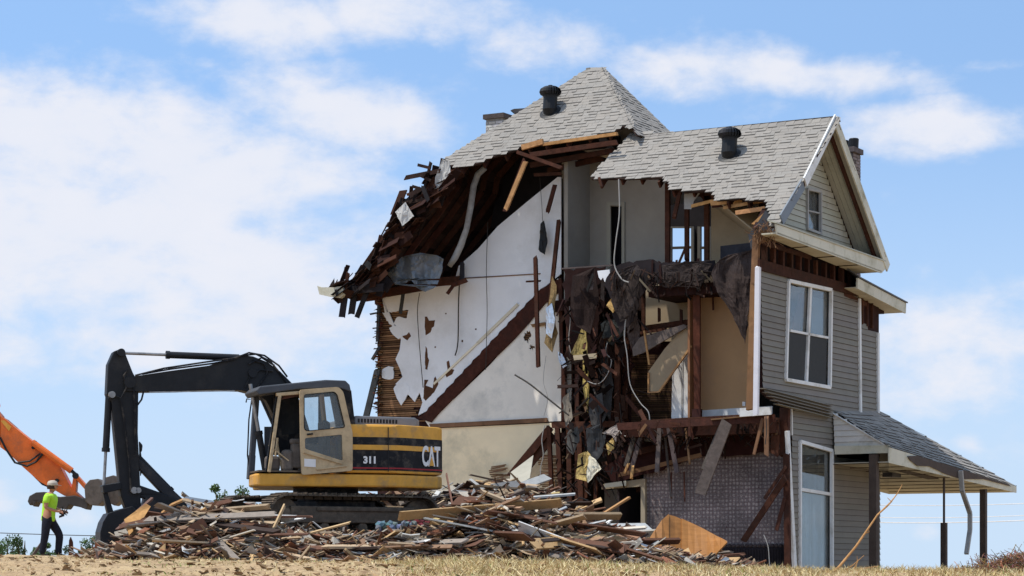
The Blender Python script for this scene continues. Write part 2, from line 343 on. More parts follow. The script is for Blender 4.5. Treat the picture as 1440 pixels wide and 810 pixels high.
# ================================================================== house
house = empty('house', HP(4, 4, .6), 'half demolished three storey wooden house, its near side torn open to the rooms', 'house')
AX, BX = A_.copy(), B_.copy()
NB = -B_            # normal of the torn side, towards the camera
NA = -A_            # normal of the front wall, to the right
SLOPES = {}
def scan(poly, y):                       # intervals of a 2D polygon at height y
    xs = []
    for (x0, y0), (x1, y1) in zip(poly, poly[1:]+poly[:1]):
        if (y0 <= y < y1) or (y1 <= y < y0): xs.append(x0+(x1-x0)*(y-y0)/(y1-y0))
    xs.sort(); return list(zip(xs[0::2], xs[1::2]))
def plane_uv(o, s, t): return lambda p: ((V3(p)-o).dot(s), (V3(p)-o).dot(t))
def shingle_roof(name, o, s, t, poly3, holes3=(), matname='shingle', deckname='roof_deck', parent=None, rafters=True, seed=1, course=.115, jag=.06, deck_back=.10):
    rnd = random.Random(seed); n = s.cross(t).normalized()
    if n.z < 0: n = -n
    to2 = plane_uv(o, s, t); poly = [to2(p) for p in poly3]
    y0 = min(p[1] for p in poly); y1 = max(p[1] for p in poly); mb = MB()
    P = lambda a, b, h=0: o+s*a+t*b+n*h
    y = y0+.001
    while y < y1:
        ya, yb = y, min(y+course, y1)
        for (xa, xb) in scan(poly, (ya+yb)/2):
            for (pa, pb) in [(xa, xb)]:
                x = pa-rnd.uniform(0, jag)
                while x < pb:
                    w = rnd.choice((.11, .15, .19, .24))*rnd.uniform(.85, 1.15); x2 = min(x+w, pb+rnd.uniform(-.02, jag))
                    if x2-x < .03: break
                    h = rnd.choice((.010, .018)); g = rnd.uniform(.95, 1.04); w_ = rnd.uniform(-.01, .015)
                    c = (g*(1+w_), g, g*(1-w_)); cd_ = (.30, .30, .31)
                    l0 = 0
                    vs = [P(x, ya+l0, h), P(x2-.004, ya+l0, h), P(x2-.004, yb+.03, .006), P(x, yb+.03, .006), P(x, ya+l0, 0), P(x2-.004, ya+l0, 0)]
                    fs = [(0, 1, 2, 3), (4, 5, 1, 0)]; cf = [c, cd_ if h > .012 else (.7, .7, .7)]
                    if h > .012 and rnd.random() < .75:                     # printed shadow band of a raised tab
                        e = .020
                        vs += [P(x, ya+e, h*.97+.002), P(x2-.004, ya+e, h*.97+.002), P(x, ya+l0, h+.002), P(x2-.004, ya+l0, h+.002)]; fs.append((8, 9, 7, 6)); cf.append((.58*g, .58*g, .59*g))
                    mb.add(vs, fs, cf=cf); x = x2
        y += course
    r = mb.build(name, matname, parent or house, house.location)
    dk = MB(); dk.prism([P(*to2(p), -.002) for p in poly3], n*-.045)
    dk.build(deckname, 'deck_wood', r, house.location)
    if rafters:
        a0 = min(p[0] for p in poly); a1 = max(p[0] for p in poly); a = a0+.15; rf = []
        polyT = [(p[1], p[0]) for p in poly]
        while a < a1:
            for (ta, tb) in scan(polyT, a):
                if tb-ta > .3:
                    q = MB(); q.beam(P(a, ta-rnd.uniform(-.1, .12), -.125), P(a, tb, -.125), .045, .15, n, jit(1, .25)); q.build('rafter', 'old_wood', r, house.location)
            a += .5
    return r
# planes
wv, wz, ev, ez = 2.74, 11.43, -.45, 8.6
sl1 = (wz-ez)/(wv-ev); T1 = (B_+UP*sl1).normalized(); O1 = HP(0, ev, ez); N1 = A_.cross(T1).normalized()
PA = HP(6.06, 4.5, 13.5); T2 = (B_+UP*.98).normalized(); N2 = A_.cross(T2).normalized()
def W1(px, py): return onp(px, py, O1, N1)
def W2(px, py): return onp(px, py, PA, N2)
wing_poly = [(1180, 166), (945, 188), (890, 186), (872, 206), (846, 232), (832, 251), (880, 251), (934, 250), (936, 256), (943, 256), (944, 266), (960, 265), (962, 270), (992, 268), (1002, 272), (1008, 281), (1032, 280), (1040, 278), (1052, 283), (1062, 281), (1076, 282), (1083, 296), (1082, 318), (1092, 318), (1100, 300)]
roof1 = shingle_roof('roof', O1, A_, T1, [W1(*p) for p in wing_poly], seed=3)
# rear slope of the wing
T1b = (-B_+UP*sl1).normalized(); O1b = HP(0, 2*wv-ev, ez)
wing_rear = [HP(-.6, wv, wz), HP(4.24, wv, wz), HP(1.8, 5.93, ez), HP(-.6, 5.93, ez)]
shingle_roof('roof', O1b, A_, T1b, wing_rear, seed=4)
py_poly = [(848, 96), (828, 97), (625, 225), (622, 232), (648, 235), (676, 229), (688, 222), (722, 212), (730, 208), (745, 205), (790, 200), (862, 186), (876, 178), (892, 181)]
roof2 = shingle_roof('roof', PA, A_, T2, [W2(*p) for p in py_poly], seed=5)
hipF = [W2(848, 96), W2(892, 181)]
# right slope through the front-right hip, horizontal along v
N3 = (hipF[1]-hipF[0]).cross(B_).normalized(); T3 = N3.cross(B_).normalized()
if T3.z < 0: T3 = -T3
def W3(px, py): return onp(px, py, hipF[0], N3)
brt = W3(945, 189)
low3 = hipF[1]+(hipF[1]-hipF[0])*.1; lb = brt+(brt-hipF[0])*.15
shingle_roof('roof', hipF[0], B_, T3, [hipF[0], low3, lb, W3(850, 97)], rafters=False, seed=6)
# back slope, left slope
hipL = W2(828, 97)
LC = [(828, 97), (760, 139), (700, 177), (660, 203), (627, 224)]
curve = [loc3(W2(*p)) for p in LC]+[loc3(HV(x, y, 1.55)) for x, y in [(603, 243), (588, 266), (570, 292), (548, 320), (528, 348), (520, 372), (498, 392), (470, 402), (449, 405)]]
VB = 7.5
def slope_left():
    m = MB(); rnd = random.Random(11)
    for i in range(len(curve)-1):
        (u0, v0, z0), (u1, v1, z1) = curve[i], curve[i+1]
        n_ = max(1, int(math.hypot(u1-u0, z1-z0)/.14))
        for k in range(n_):
            f0, f1 = k/n_, (k+1)/n_
            a = HP(u0+(u1-u0)*f0, 0, z0+(z1-z0)*f0); b = HP(u0+(u1-u0)*f1, 0, z0+(z1-z0)*f1); vv = v0+(v1-v0)*f0
            if i >= 4: vv += rnd.uniform(-.22, .25)
            VBz = min(VB, 4.45+(13.45-(z0+(z1-z0)*f0))/.98)
            if VBz-vv < .05: continue
            nn = (b-a).cross(B_).normalized()*-1
            if nn.dot(A_) < 0: nn = -nn
            g = jit(rnd.uniform(.5, 1.5), .1); hgt = VBz
            c_ = (a+b)/2; e = (b-a)*.49
            m.bx(c_+B_*((vv+hgt)/2), e, B_*((hgt-vv)/2), nn*.012, g)
    o = m.build('roof_deck', 'deck_wood', SL, house.location)
    s = MB()
    for i in range(len(curve)-1):
        (u0, v0, z0), (u1, v1, z1) = curve[i], curve[i+1]
        a = HP(u0, 0, z0); b = HP(u1, 0, z1); nn = (b-a).cross(B_).normalized()
        if nn.dot(A_) < 0: nn = -nn
        n_ = max(1, int((b-a).length/.145))
        for k in range(n_):
            p = a+(b-a)*(k/n_); q = a+(b-a)*((k+1)/n_); va = v0+(v1-v0)*k/n_+(rnd.uniform(0, .5) if i >= 4 else 0)
            VBz = max(va+.02, min(VB, 4.45+(13.45-(z0+(z1-z0)*k/n_))/.98))
            s.add([p+B_*va+nn*.02, q+B_*va+nn*.045, q+B_*VBz+nn*.045, p+B_*VBz+nn*.02], [(0, 1, 2, 3)], jit(1, .12))
            s.add([q+B_*va+nn*.02, q+B_*va+nn*.045, q+B_*VBz+nn*.045, q+B_*VBz+nn*.02], [(0, 1, 2, 3)], (.4, .4, .4))
    return s
SL = bpy.data.objects.new('roof', None); 
bpy.data.objects.remove(SL)
SLm = MB(); SLm.add([HP(0, 0, 0)]*3, [])
SL = None
class _: pass
def make_left():
    global SL
    tmp = MB(); tmp.bx(hipL, A_*.05, B_*.05, UP*.02); SL = tmp.build('roof', 'shingle', house, house.location)
    s = slope_left(); s.bx(hipL, A_*.05, B_*.05, UP*.02)
    nm = s.build('roof', 'shingle', house, house.location)
    for ch in list(SL.children): ch.parent = nm
    bpy.data.objects.remove(SL); SL = nm
    rnd = random.Random(5)
    for v in [1.75, 2.25, 2.8, 3.3, 3.9, 4.5, 5.1, 5.7, 6.3, 6.9]:
        pts = [(u, z) for (u, v_, z) in curve if v_ <= v+.05 and 4.4+(13.4-z)/.98 >= v]
        for (ua, za), (ub, zb) in zip(pts, pts[1:]):
            q = MB(); d = V3((ub-ua, 0, zb-za)); 
            a = HP(ua-.06, v, za-.1); b = HP(ub-.06, v, zb-.1)
            q.beam(a, b, .05, .14, B_.cross(b-a), jit(.9, .3)); q.build('rafter', 'old_wood', SL, house.location)
make_left()
UBK = interp(sorted((z, u) for (u, v_, z) in curve), 10.46)
bk = MB(); T4 = (B_*-1+UP*.98); zb_ = 13.5-.98*(VB-4.5)
bk.prism([W2(848, 96)+B_*.02, hipL+B_*.02, HP(UBK, VB, zb_-.1), hipF[0]+(brt-hipF[0])*((zb_-.1-hipF[0].z)/(brt.z-hipF[0].z))], UP*-.06); bk.build('roof', 'shingle', house, house.location)
# hip and ridge caps
def caps(a, b, nrm, nm='ridge_cap', par=None):
    m = MB(); d = b-a; n_ = int(d.length/.2)
    sd = d.normalized().cross(UP).normalized()
    for i in range(n_):
        p = a+d*(i/n_); q = a+d*((i+1.12)/n_); g = jit(random.uniform(.85, 1.05), .03)
        for sg, nv in ((1, nrm[0]), (-1, nrm[1])):
            m.add([p+UP*.035, q+UP*.02, q+nv*.13+UP*.012, p+nv*.13+UP*.02], [(0, 1, 2, 3)], g)
    m.build(nm, 'shingle', par or house, house.location)
dn1 = -T1; dn3 = -T3; dn2 = -T2
caps(hipF[1], hipF[0], ((A_+dn2*.25).normalized(), (B_+dn3*.25).normalized()), par=roof2)
caps(W1(1180, 166), HP(4.2, wv, wz), (dn1, -T1b), par=roof1)
caps(W2(627, 224), hipL, ((-A_+dn2*.2).normalized(), (A_*.8-UP*.5).normalized()), par=roof2)
caps(hipL, W2(848, 96), (dn2, (B_-UP).normalized()), par=roof2)
brc = W3(945, 189); caps(brc, W3(850, 97), ((-B_*.8).normalized(), (A_*.6+B_*.4-UP*.6).normalized()), par=roof2)
# soft flashing flap on the left hip, gap under the pyramid
fl = MB(); fl.prism([W2(x, y)+N2*.04 for x, y in [(717, 153), (722, 157), (738, 155), (762, 142), (766, 136), (756, 142), (738, 150), (722, 151)]], N2*.03)
fl.build('flashing', 'roof_felt', roof2, house.location)

def sticks(name, m, lst, par, base=0):   # (px0,py0,px1,py1,v,width,thick[,dv])
    out = []
    for s in lst:
        x0, y0, x1, y1, v, w, t = s[:7]; dv = s[7] if len(s) > 7 else 0
        q = MB(); q.beam(HV(x0, y0, v), HV(x1, y1, v+dv), t, w, NB.cross(HV(x1, y1, v)-HV(x0, y0, v)), jit(1, .2), jag=min(.05, w*.5))
        out.append(q.build(name, m, par, house.location))
    return out
def panel(name, m, pts, v, th=.04, holes=(), par=None, c=(1, 1, 1)):
    q = MB(); q.prism([HV(x, y, v) for x, y in pts], B_*th, [[HV(x, y, v) for x, y in h] for h in holes], c)
    return q.build(name, m, par or house, house.location)

# turbine ventilators
def turbine(base, n, par, label=None):
    m = MB(); m.lathe([(.27, -.02), (.26, .015), (.19, .03), (.185, .04)], base, n, 20)
    m.tube([base, base+n*.06+UP*.02, base+UP*.30, base+UP*.38], [.165, .165, .165, .17], 18)
    v_ = m.build('roof_ventilator', 'vent_black', par, house.location, smooth=False)
    h = MB(); o = base+UP*.38; k = 22
    for i in range(k):
        a0 = 2*math.pi*i/k; pr = [(.17, 0), (.235, .03), (.26, .09), (.235, .16), (.15, .215), (.05, .235)]
        for j in range(len(pr)-1):
            (r0, h0), (r1, h1) = pr[j], pr[j+1]
            def pt(a, r, z): return o+V3((math.cos(a)*r, math.sin(a)*r, z))
            h.add([pt(a0, r0, h0), pt(a0+.24, r0*.9, h0), pt(a0+.24, r1*.9, h1), pt(a0, r1, h1)], [(0, 1, 2, 3)], jit(1.5, .4))
    h.lathe([(.19, 0), (.2, .1), (.12, .2)], o, UP, 16, (.4, .4, .4)); h.lathe([(.06, .22), (.05, .25)], o, UP, 10)
    h.build('turbine', 'vent_black', v_, house.location)
turbine(W2(774, 158), N2 if N2.z > 0 else -N2, roof2); turbine(W1(1026, 219), N1 if N1.z > 0 else -N1, roof1)

# chimneys
def chimney(o, w, d, h, m, cap, pots=False):
    q = MB(); q.bx(o+UP*h/2, A_*w/2, B_*d/2, UP*h/2, (.55, .55, .55)); n = int(h/.075); rnd = random.Random(3)
    for i in range(n):
        z = i*.075
        for sd, (e1, e2, L1) in ((NB, (A_, d/2, w)), (NA, (B_, w/2, d)), (A_, (B_, w/2, d)), (B_, (A_, d/2, w))):
            x = -L1/2-(.1 if i % 2 else 0)
            while x < L1/2:
                x2 = min(x+.2, L1/2); xa = max(x, -L1/2)
                if x2-xa > .03: q.bx(o+sd*(e2+.006)+e1*((xa+x2)/2)+UP*(z+.0375), e1*((x2-xa)/2-.006), sd*.008, UP*.031, jit(rnd.uniform(.6, 1.3), .1))
                x += .2
    c = q.build('chimney', m, roof1 if pots else roof2, house.location)
    k = MB(); k.bx(o+UP*(h+.06), A_*(w/2+.06), B_*(d/2+.06), UP*.06, jit(.7)); k.build('chimney_cap', cap, c, house.location)
    if pots:
        for dx in (-.18, .12):
            k = MB(); k.lathe([(.11, .0), (.12, .2), (.10, .22), (.08, .1)], o+UP*(h+.12)+A_*dx+B_*dx*.5, UP, 12); k.build('chimney_pot', 'vent_black', c, house.location)
pc = HU(1204, 210, .7); u_, v_, z_ = loc3(pc); chimney(HP(.90, 7.35, 7.6), .42, .48, 3.85, 'brick', 'brick', True)
tt = [HP(9.0, 7.2, 0)]
_c = onp(699, 168, HP(0, 7.0, 0), B_); cu, cv_, czz = loc3(_c); chimney(HP(cu-.05, 7.0, 9.6), .48, .45, czz-9.6-.02, 'brick_pale', 'grey_wood')

# ---- shell walls
def slab(name, m, lo, hi, par=None, c=(1, 1, 1)):    # box in house axes
    q = MB(); (u0, v0, z0), (u1, v1, z1) = lo, hi
    q.bx(HP((u0+u1)/2, (v0+v1)/2, (z0+z1)/2), A_*(u1-u0)/2, B_*(v1-v0)/2, UP*(z1-z0)/2, c); return q.build(name, m, par or house, house.location)
UL = loc3(HV(535, 500, 3.4))[0]           # left wall
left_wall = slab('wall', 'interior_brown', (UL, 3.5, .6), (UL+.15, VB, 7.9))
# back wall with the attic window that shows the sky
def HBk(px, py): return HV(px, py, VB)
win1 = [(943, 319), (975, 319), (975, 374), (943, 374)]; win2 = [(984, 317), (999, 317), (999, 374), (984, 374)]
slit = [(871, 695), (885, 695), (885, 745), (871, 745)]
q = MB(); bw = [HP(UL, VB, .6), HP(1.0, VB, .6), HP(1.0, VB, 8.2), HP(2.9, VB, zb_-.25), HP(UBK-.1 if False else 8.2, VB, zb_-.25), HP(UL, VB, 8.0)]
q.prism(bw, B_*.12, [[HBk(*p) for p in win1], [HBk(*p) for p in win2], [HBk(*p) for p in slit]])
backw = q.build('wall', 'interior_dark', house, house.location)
for w_ in (win1, win2):
    x0, y0 = w_[0]; x1, y1 = w_[2]; q = MB(); p = [HBk(*k) for k in w_]
    for i in range(4): q.beam(p[i]-B_*.03, p[(i+1) % 4]-B_*.03, .07, .06, B_, (.5, .5, .5))
    q.beam(HBk(x0, 349)-B_*.03, HBk(x1, 348)-B_*.03, .06, .05, B_, (.25, .25, .25))
    q.build('window', 'plaster_grey', backw, house.location)
sticks('broken_stud', 'old_wood', [(953, 374, 964, 348, 7.3, .05, .04)], house)

# floors
attic_floor = slab('floor', 'interior_brown', (0.05, 1.62, 7.66), (3.3, VB-.02, 7.9)); slab('floor', 'interior_brown', (3.3, 3.1, 7.66), (6.6, VB-.02, 7.9))  # front edge of the first slab extended to keep sun off the orange wall
floor2 = slab('floor', 'old_wood', (0.15, 1.3, 4.58), (3.7, VB-.02, 4.84), c=(.5, .45, .45)); slab('floor', 'interior_brown', (3.7, 3.0, 4.58), (6.4, VB-.02, 4.84))
floor1 = slab('floor', 'interior_dark', (0.15, 1.75, .9), (UL, VB-.02, 1.15))
floor2b = slab('floor', 'interior_dark', (6.4, 3.6, 4.58), (UL, VB-.02, 4.84))
attic2 = slab('floor', 'interior_dark', (6.6, 3.6, 7.66), (UL, VB-.02, 7.9))

# ---- the stair wall
PW = 3.4
st_top = [(650, 372), (672, 350), (700, 318), (742, 283), (784, 249)]
upper = [(537, 416), (575, 410), (600, 404), (640, 392), (645, 374)]+st_top[1:]+[(789, 249), (789, 385), (770, 400), (728, 444), (682, 494), (640, 540), (600, 578), (588, 584), (594, 566), (590, 552), (583, 565), (575, 556), (565, 548), (556, 540), (566, 530), (562, 518), (556, 505), (562, 492), (564, 478), (560, 462), (553, 455), (558, 446), (572, 447), (574, 436), (552, 438), (537, 440)]
def rag(pts, amp=2.0, step=6, seed=1):            # roughen an outline traced from the photo
    r = random.Random(seed); out = []
    for (x0, y0), (x1, y1) in zip(pts, pts[1:]+pts[:1]):
        n = max(1, int(math.hypot(x1-x0, y1-y0)/step))
        for k in range(n):
            f = k/n; j = amp if k else amp*.4
            out.append((x0+(x1-x0)*f+r.uniform(-j, j), y0+(y1-y0)*f+r.uniform(-j, j)))
    return out
def hole(cx, cy, w, h, seed): 
    r = random.Random(seed*7); return [(cx+w/2*math.cos(a)*k, cy+h/2*math.sin(a)*k) for a, k in [(i*math.pi/9, r.choice((.4, .7, .9, 1.1, 1.25))) for i in range(18)]]
hls = [rag(h, .35, 3, i) for i, h in enumerate([[(597.3, 445.2), (600.5, 445.2), (603.2, 451), (611.5, 450.3), (610.3, 459), (607, 461), (605.6, 466.9), (598.5, 471.6), (597.3, 459)],
 [(598.5, 486.6), (600.5, 490.6), (601.6, 502.4), (603.2, 506.4), (600.8, 520.2), (598, 519), (597.7, 502.4)], [(628, 508.4), (631.3, 507.2), (633.2, 518.2), (638.8, 520.2), (636, 526), (628, 530.9), (626, 526), (629.3, 519)],
 [(596.5, 534), (602.4, 534), (598.5, 542), (608.4, 545.9), (610.3, 532), (612.3, 529.3), (616.3, 540), (610.3, 551.8), (598.5, 563.6), (595.3, 559.7)], [(566, 472.8), (572, 470.8), (574.8, 466.9), (578, 472.8), (572.8, 478.7), (566.9, 474.8)],
 [(649, 478), (651, 478), (651, 481), (649, 481)], [(611, 487), (613, 487), (613, 489), (611, 489)], [(668, 462), (670, 462), (670, 464), (668, 464)], [(626, 440), (628, 440), (628, 442), (626, 442)]])]
sw = panel('wall', 'plaster_white', rag(upper[:27], 0, 900)+rag(upper[27:], 1.1, 3, 3)[:-1], PW, .03)
for h_ in hls: panel('exposed_lath', 'lath', h_, PW-.004, .004, c=(.5, .42, .42))
lowr = [(784, 392), (789, 392), (789, 592), (604, 601), (598, 592), (640, 560), (690, 512), (730, 466)]
panel('wall', 'plaster_cream', lowr, PW+.006, .03, c=(1.0, 1.02, 1.12), holes=[hole(742, 474, 10, 16, 12), hole(748, 488, 8, 9, 14)])
low1 = [(600, 603), (789, 594), (789, 700), (600, 700)]
panel('wall', 'plaster_cream', low1, PW+.006, .03, c=(1.15, 1.04, .86))
# lath ground behind the plaster
lb_ = MB(); lb_.prism([HV(x, y, PW+.09) for x, y in [(532, 417), (640, 392), (650, 374), (784, 251), (790, 251), (790, 706), (532, 706)]], B_*.05)
backing = lb_.build('wall_framing', 'interior_brown', house, house.location)
lm = MB(); y = 420
for i in range(62):
    py = 418+i*2.95
    if py > 600: break
    xr = random.uniform(560, 645); p = HV(533+random.uniform(-2, 3), py+2, PW+.06); q_ = HV(xr, py+random.uniform(-1, .2), PW+.06)
    q_ = p+(q_-p).dot(A_)*A_; lm.bx((p+q_)/2, (q_-p)/2, B_*.006, UP*.017, jit(random.uniform(.45, 1.5), .15))
lm.build('lath', 'lath', backing, house.location); lm = MB()
for (x0, x1, y0, y1) in ((594, 645, 470, 560), (735, 756, 462, 500)):
    yy = y0; lm = MB()
    while yy < y1:
        p = HV(x0, yy, PW+.06); q_ = HV(x1, yy, PW+.06); q_ = p+(q_-p).dot(A_)*A_; lm.bx((p+q_)/2, (q_-p)/2, B_*.006, UP*.017, jit(random.uniform(.35, .8), .15)); yy += 2.95
    lm.build('lath', 'lath', backing, house.location)
# loose plaster flakes still sticking
for i, pts in enumerate([[(547, 461), (556, 458), (565, 463), (566, 473), (560, 477), (552, 470)], [(538, 519), (546, 515), (553, 516), (553, 532), (545, 534), (537, 531)], [(553, 546), (560, 540), (571, 539), (576, 546), (570, 562), (564, 570), (558, 560)]]):
    panel('plaster_flake', 'plaster_white', rag(pts, .8, 4, i), PW-.005, .03)
sticks('wall_post', 'metal_dark', [(533, 428, 531, 480, 3.35, .07, .06), (531, 520, 514, 590, 3.3, .16, .05)], house)
sticks('broken_stud', 'metal_dark', [(524, 505, 534, 488, 3.3, .07, .04), (520, 442, 530, 440, 3.3, .04, .03)], house)
# stringer of the upper stair, with the sawtooth of the treads
strg = [(589, 586), (604, 572), (690, 484), (760, 410), (775, 400), (780, 420), (742, 452), (720, 478), (672, 524), (640, 556), (618, 578), (606, 592)]
saw = [(588, 588)]; k = 0; n_ = 13
for i in range(n_):
    x = 600+(762-600)*i/n_; y = 578-(578-405)*i/n_; dx = (762-600)/n_; dy = (578-405)/n_
    saw += [(x, y), (x+2.5, y-5), (x+dx*.9, y-dy+1)]
saw += [(786, 392), (784, 412), (765, 428), (742, 456), (720, 480), (672, 526), (640, 558), (618, 580), (606, 594)]
panel('stair_stringer', 'old_wood', saw, PW-.035, .035, c=(.8, .7, .75))
sticks('trim_board', 'lath', [(606, 599, 770, 590.5, PW-.03, .10, .03), (748, 458, 768, 455, PW-.03, .07, .03), (640, 392, 760, 385, PW-.01, .025, .012)], house)
sticks('trim_board', 'plaster_cream', [(728, 428, 672, 482, PW-.02, .07, .02), (672, 482, 610, 540, PW-.02, .05, .02)], house)
# lower stair
panel('stair_stringer', 'old_wood', [(712, 668), (770, 598), (777, 604), (724, 672)], 3.0, .06, c=(1.3, 1.2, 1.1))
sticks('stair_rail', 'old_wood', [(724, 676, 778, 612, 3.1, .22, .05)], house)
lm = MB()
for i in range(26):
    py = 640+i*2.6; p = HV(762+random.uniform(-6, 2), py, 3.15); q_ = HV(792+random.uniform(-4, 4), py+random.uniform(-3, 2), 3.15); lm.beam(p, q_, .02, .03, UP, jit(random.uniform(.6, 1.6), .2))
lm.build('lath', 'lath', house, house.location); lm = MB()
for i in range(14):
    py = 655+i*2.6; p = HV(690+random.uniform(-3, 2), py+2, 3.3); q_ = HV(712+random.uniform(-4, 4), py+random.uniform(-3, 2), 3.3); lm.beam(p, q_, .02, .03, UP, jit(random.uniform(.6, 1.6), .2))
lm.build('lath', 'lath', house, house.location)
# vertical studs at the right end of the stair wall
sticks('wall_stud', 'old_wood', [(786, 310, 770, 460, 2.9, .09, .06), (753, 362, 757, 517, 2.6, .09, .06), (793, 500, 793, 592, 3.2, .11, .07), (740, 396, 760, 395, 2.9, .04, .04), (781, 258, 770, 298, 3.0, .10, .04), (803, 500, 803, 592, 3.3, .10, .05),
  (788, 392, 790, 500, 3.3, .09, .06), (738, 226, 711, 296, 1.9, .11, .05)], house)
panel('wall', 'plaster_grey', [(796, 500), (803, 498), (804, 592), (798, 592)], 3.25, .03)

panel('wall', 'interior_dark', [(690, 320), (792, 320), (796, 198), (728, 204), (700, 250)], 4.9, .05)  # dark sheet added to close a sky gap, standing for attic shade
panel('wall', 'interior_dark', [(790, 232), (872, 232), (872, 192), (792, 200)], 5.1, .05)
panel('wall', 'interior_dark', [(922, 262), (1008, 262), (1008, 318), (922, 318)], 6.6, .05)  # dark sheet added to shut out the sky above the attic windows
# ---- upper middle room
panel('wall', 'plaster_grey', [(790, 228), (938, 228), (938, 382), (790, 382)], 4.3, .05, holes=[[(858, 290), (875, 290), (875, 374), (858, 374)]], c=(1.1, 1.08, 1.06))
slab('wall', 'plaster_grey', (6.15, 3.2, 7.92), (6.25, 4.3, 11.2))
panel('door_frame', 'plaster_grey', [(853, 284), (878, 284), (878, 376), (874, 376), (874, 289), (858, 289), (858, 376), (853, 376)], 4.25, .04, c=(1.2, 1.2, 1.1))
panel('door', 'interior_dark', [(855, 288), (877, 288), (877, 378), (855, 378)], 4.6, .04, c=(.5, .5, .6))
cl_ = MB(); cl_.prism([HP(6.2, 3.1, 11.25), HP(1.0, 3.1, 11.25), HP(1.0, 7.4, 10.7), HP(6.2, 7.4, 10.7)], UP*.05); 
# window-side attic walls
panel('wall', 'paint_tan', [(1000, 280), (1066, 280), (1066, 385), (1000, 385)], 3.0, .05, c=(.95, .9, .85))
pc_ = MB(); pc_.prism([HV(1000, 288, 3.0), HV(1056, 330, 2.2), HV(1066, 330, 1.0), HV(1000, 276, 1.2)], UP*.03, c=(.8, .8, .8)); pc_.build('sloped_ceiling', 'paint_tan', house, house.location)
sticks('wall_stud', 'old_wood', [(939, 258, 939, 372, 2.2, .11, .07), (966, 282, 966, 366, 2.4, .10, .06), (994, 284, 994, 372, 2.2, .11, .07), (958, 262, 948, 306, 1.6, .09, .04), (842, 248, 846, 262, 1.3, .06, .03)], house)
panel('attic_cabinet', 'metal_dark', [(1013, 346), (1066, 340), (1066, 392), (1013, 392)], 2.4, .3, c=(.8, .8, .9))
# joists and rafters in the pocket between the two roofs
sticks('ceiling_joist', 'old_wood', [(745, 218, 868, 200, 2.2, .11, .06), (748, 232, 862, 212, 3.0, .12, .06), (770, 240, 850, 222, 3.6, .12, .06), (752, 246, 790, 244, 3.0, .07, .05), (728, 214, 790, 236, 2.0, .08, .05)], house)
panel('ceiling', 'plaster_grey', [(820, 212), (862, 208), (858, 224)], 3.2, .03, c=(1.1, 1, .85))
sticks('rafter', 'fresh_wood', [(732, 208, 764, 199, 1.75, .12, .07), (764, 203, 868, 188, 2.0, .07, .05)], house)
sticks('sheathing_board', 'fresh_wood', [(1016, 280, 1040, 276, 1.0, .12, .02), (1018, 292, 1076, 282, .7, .07, .02), (1036, 299, 1076, 293, .55, .09, .02), (972, 290, 1012, 280, 1.2, .07, .02), (1060, 316, 1078, 300, .2, .09, .03), (1000, 285, 1044, 282, .9, .12, .02)], house)
sticks('sheathing_board', 'old_wood', [(1000, 276, 1076, 270, 1.2, .5, .02), (964, 272, 1000, 268, 1.5, .2, .02)], house)
panel('roof_felt', 'duct_grey', [(962, 272), (976, 270), (984, 272), (976, 282), (972, 294), (962, 294)], 1.3, .01)
panel('roof_felt', 'metal_dark', [(1052, 330), (1066, 312), (1076, 296), (1082, 300), (1082, 322), (1068, 328), (1066, 345), (1056, 350)], .1, .03)
nest = MB()
for i in range(130):
    p = HV(random.uniform(1060, 1088), random.gauss(326, 6), -.1+random.uniform(-.15, .2)); d = V3((random.gauss(0, 1), random.gauss(0, 1), random.gauss(-.6, 1))).normalized()*random.uniform(.1, .3); nest.beam(p, p+d, .01, .008, UP, jit(random.uniform(.6, 1.3), .2))
tag(nest.build('nest', 'lath', None, HV(1074, 326, 0)), 'matted twig nest clinging under the torn corner of the roof', 'nest')

# ---- corner post, upper right room
sticks('corner_post', 'lath', [(1064, 330, 1061, 400, .12, .14, .10), (1061, 400, 1055, 575, .12, .15, .10)], house)
sticks('corner_board', 'trim_white', [(1066, 376, 1063, 583, -.03, .10, .09)], house)
VO = 2.35
panel('wall', 'paint_orange', [(985, 380), (1066, 380), (1066, 582), (985, 582)], VO, .05)
slab('wall', 'paint_orange', (loc3(HV(985, 480, VO))[0], VO-.55, 4.86), (loc3(HV(985, 480, VO))[0]+.05, VO, 7.64), c=(.62, .5, .5))
panel('wall_end', 'old_wood', [(974, 400), (984, 396), (984, 578), (976, 580)], VO-.6, .05, c=(1.3, 1.1, 1))
panel('baseboard', 'trim_white', [(986, 577), (1086, 571), (1086, 582), (986, 590)], VO-.06, .04)
panel('baseboard', 'trim_white', [(1040, 574), (1084, 572), (1084, 583), (1040, 586)], .8, .04)
panel('wall_end', 'interior_brown', [(973, 575), (985, 575), (985, 591), (973, 591)], VO-.7, .1, c=(1.6, 1.4, 1.3))
q = panel('socket', 'trim_white', [(1044, 565), (1048, 565), (1048, 571), (1044, 571)], 1.8, .02)
panel('wall', 'plaster_grey', [(904, 375), (972, 375), (972, 480), (904, 480)], 3.0, .05, c=(1.25, 1.05, .78))
panel('wall', 'siding_pale', [(946, 500), (972, 470), (976, 590), (944, 591)], 2.5, .04, c=(1.35, 1.37, 1.4))
sticks('wall_trim', 'cable_dark', [(959, 500, 959, 590, 2.48, .012, .01)], house)
panel('wall', 'interior_brown', [(875, 470), (947, 470), (947, 600), (875, 600)], 3.3, .05, c=(1.2, 1, 1))
lm = MB()
for i in range(44):
    py = 500+i*2.6
    lm.beam(HV(888, py, 3.25), HV(946, py-.6, 3.25), .01, .028, UP, jit(random.uniform(.2, .5), .3))
lm.build('lath', 'lath', house, house.location)
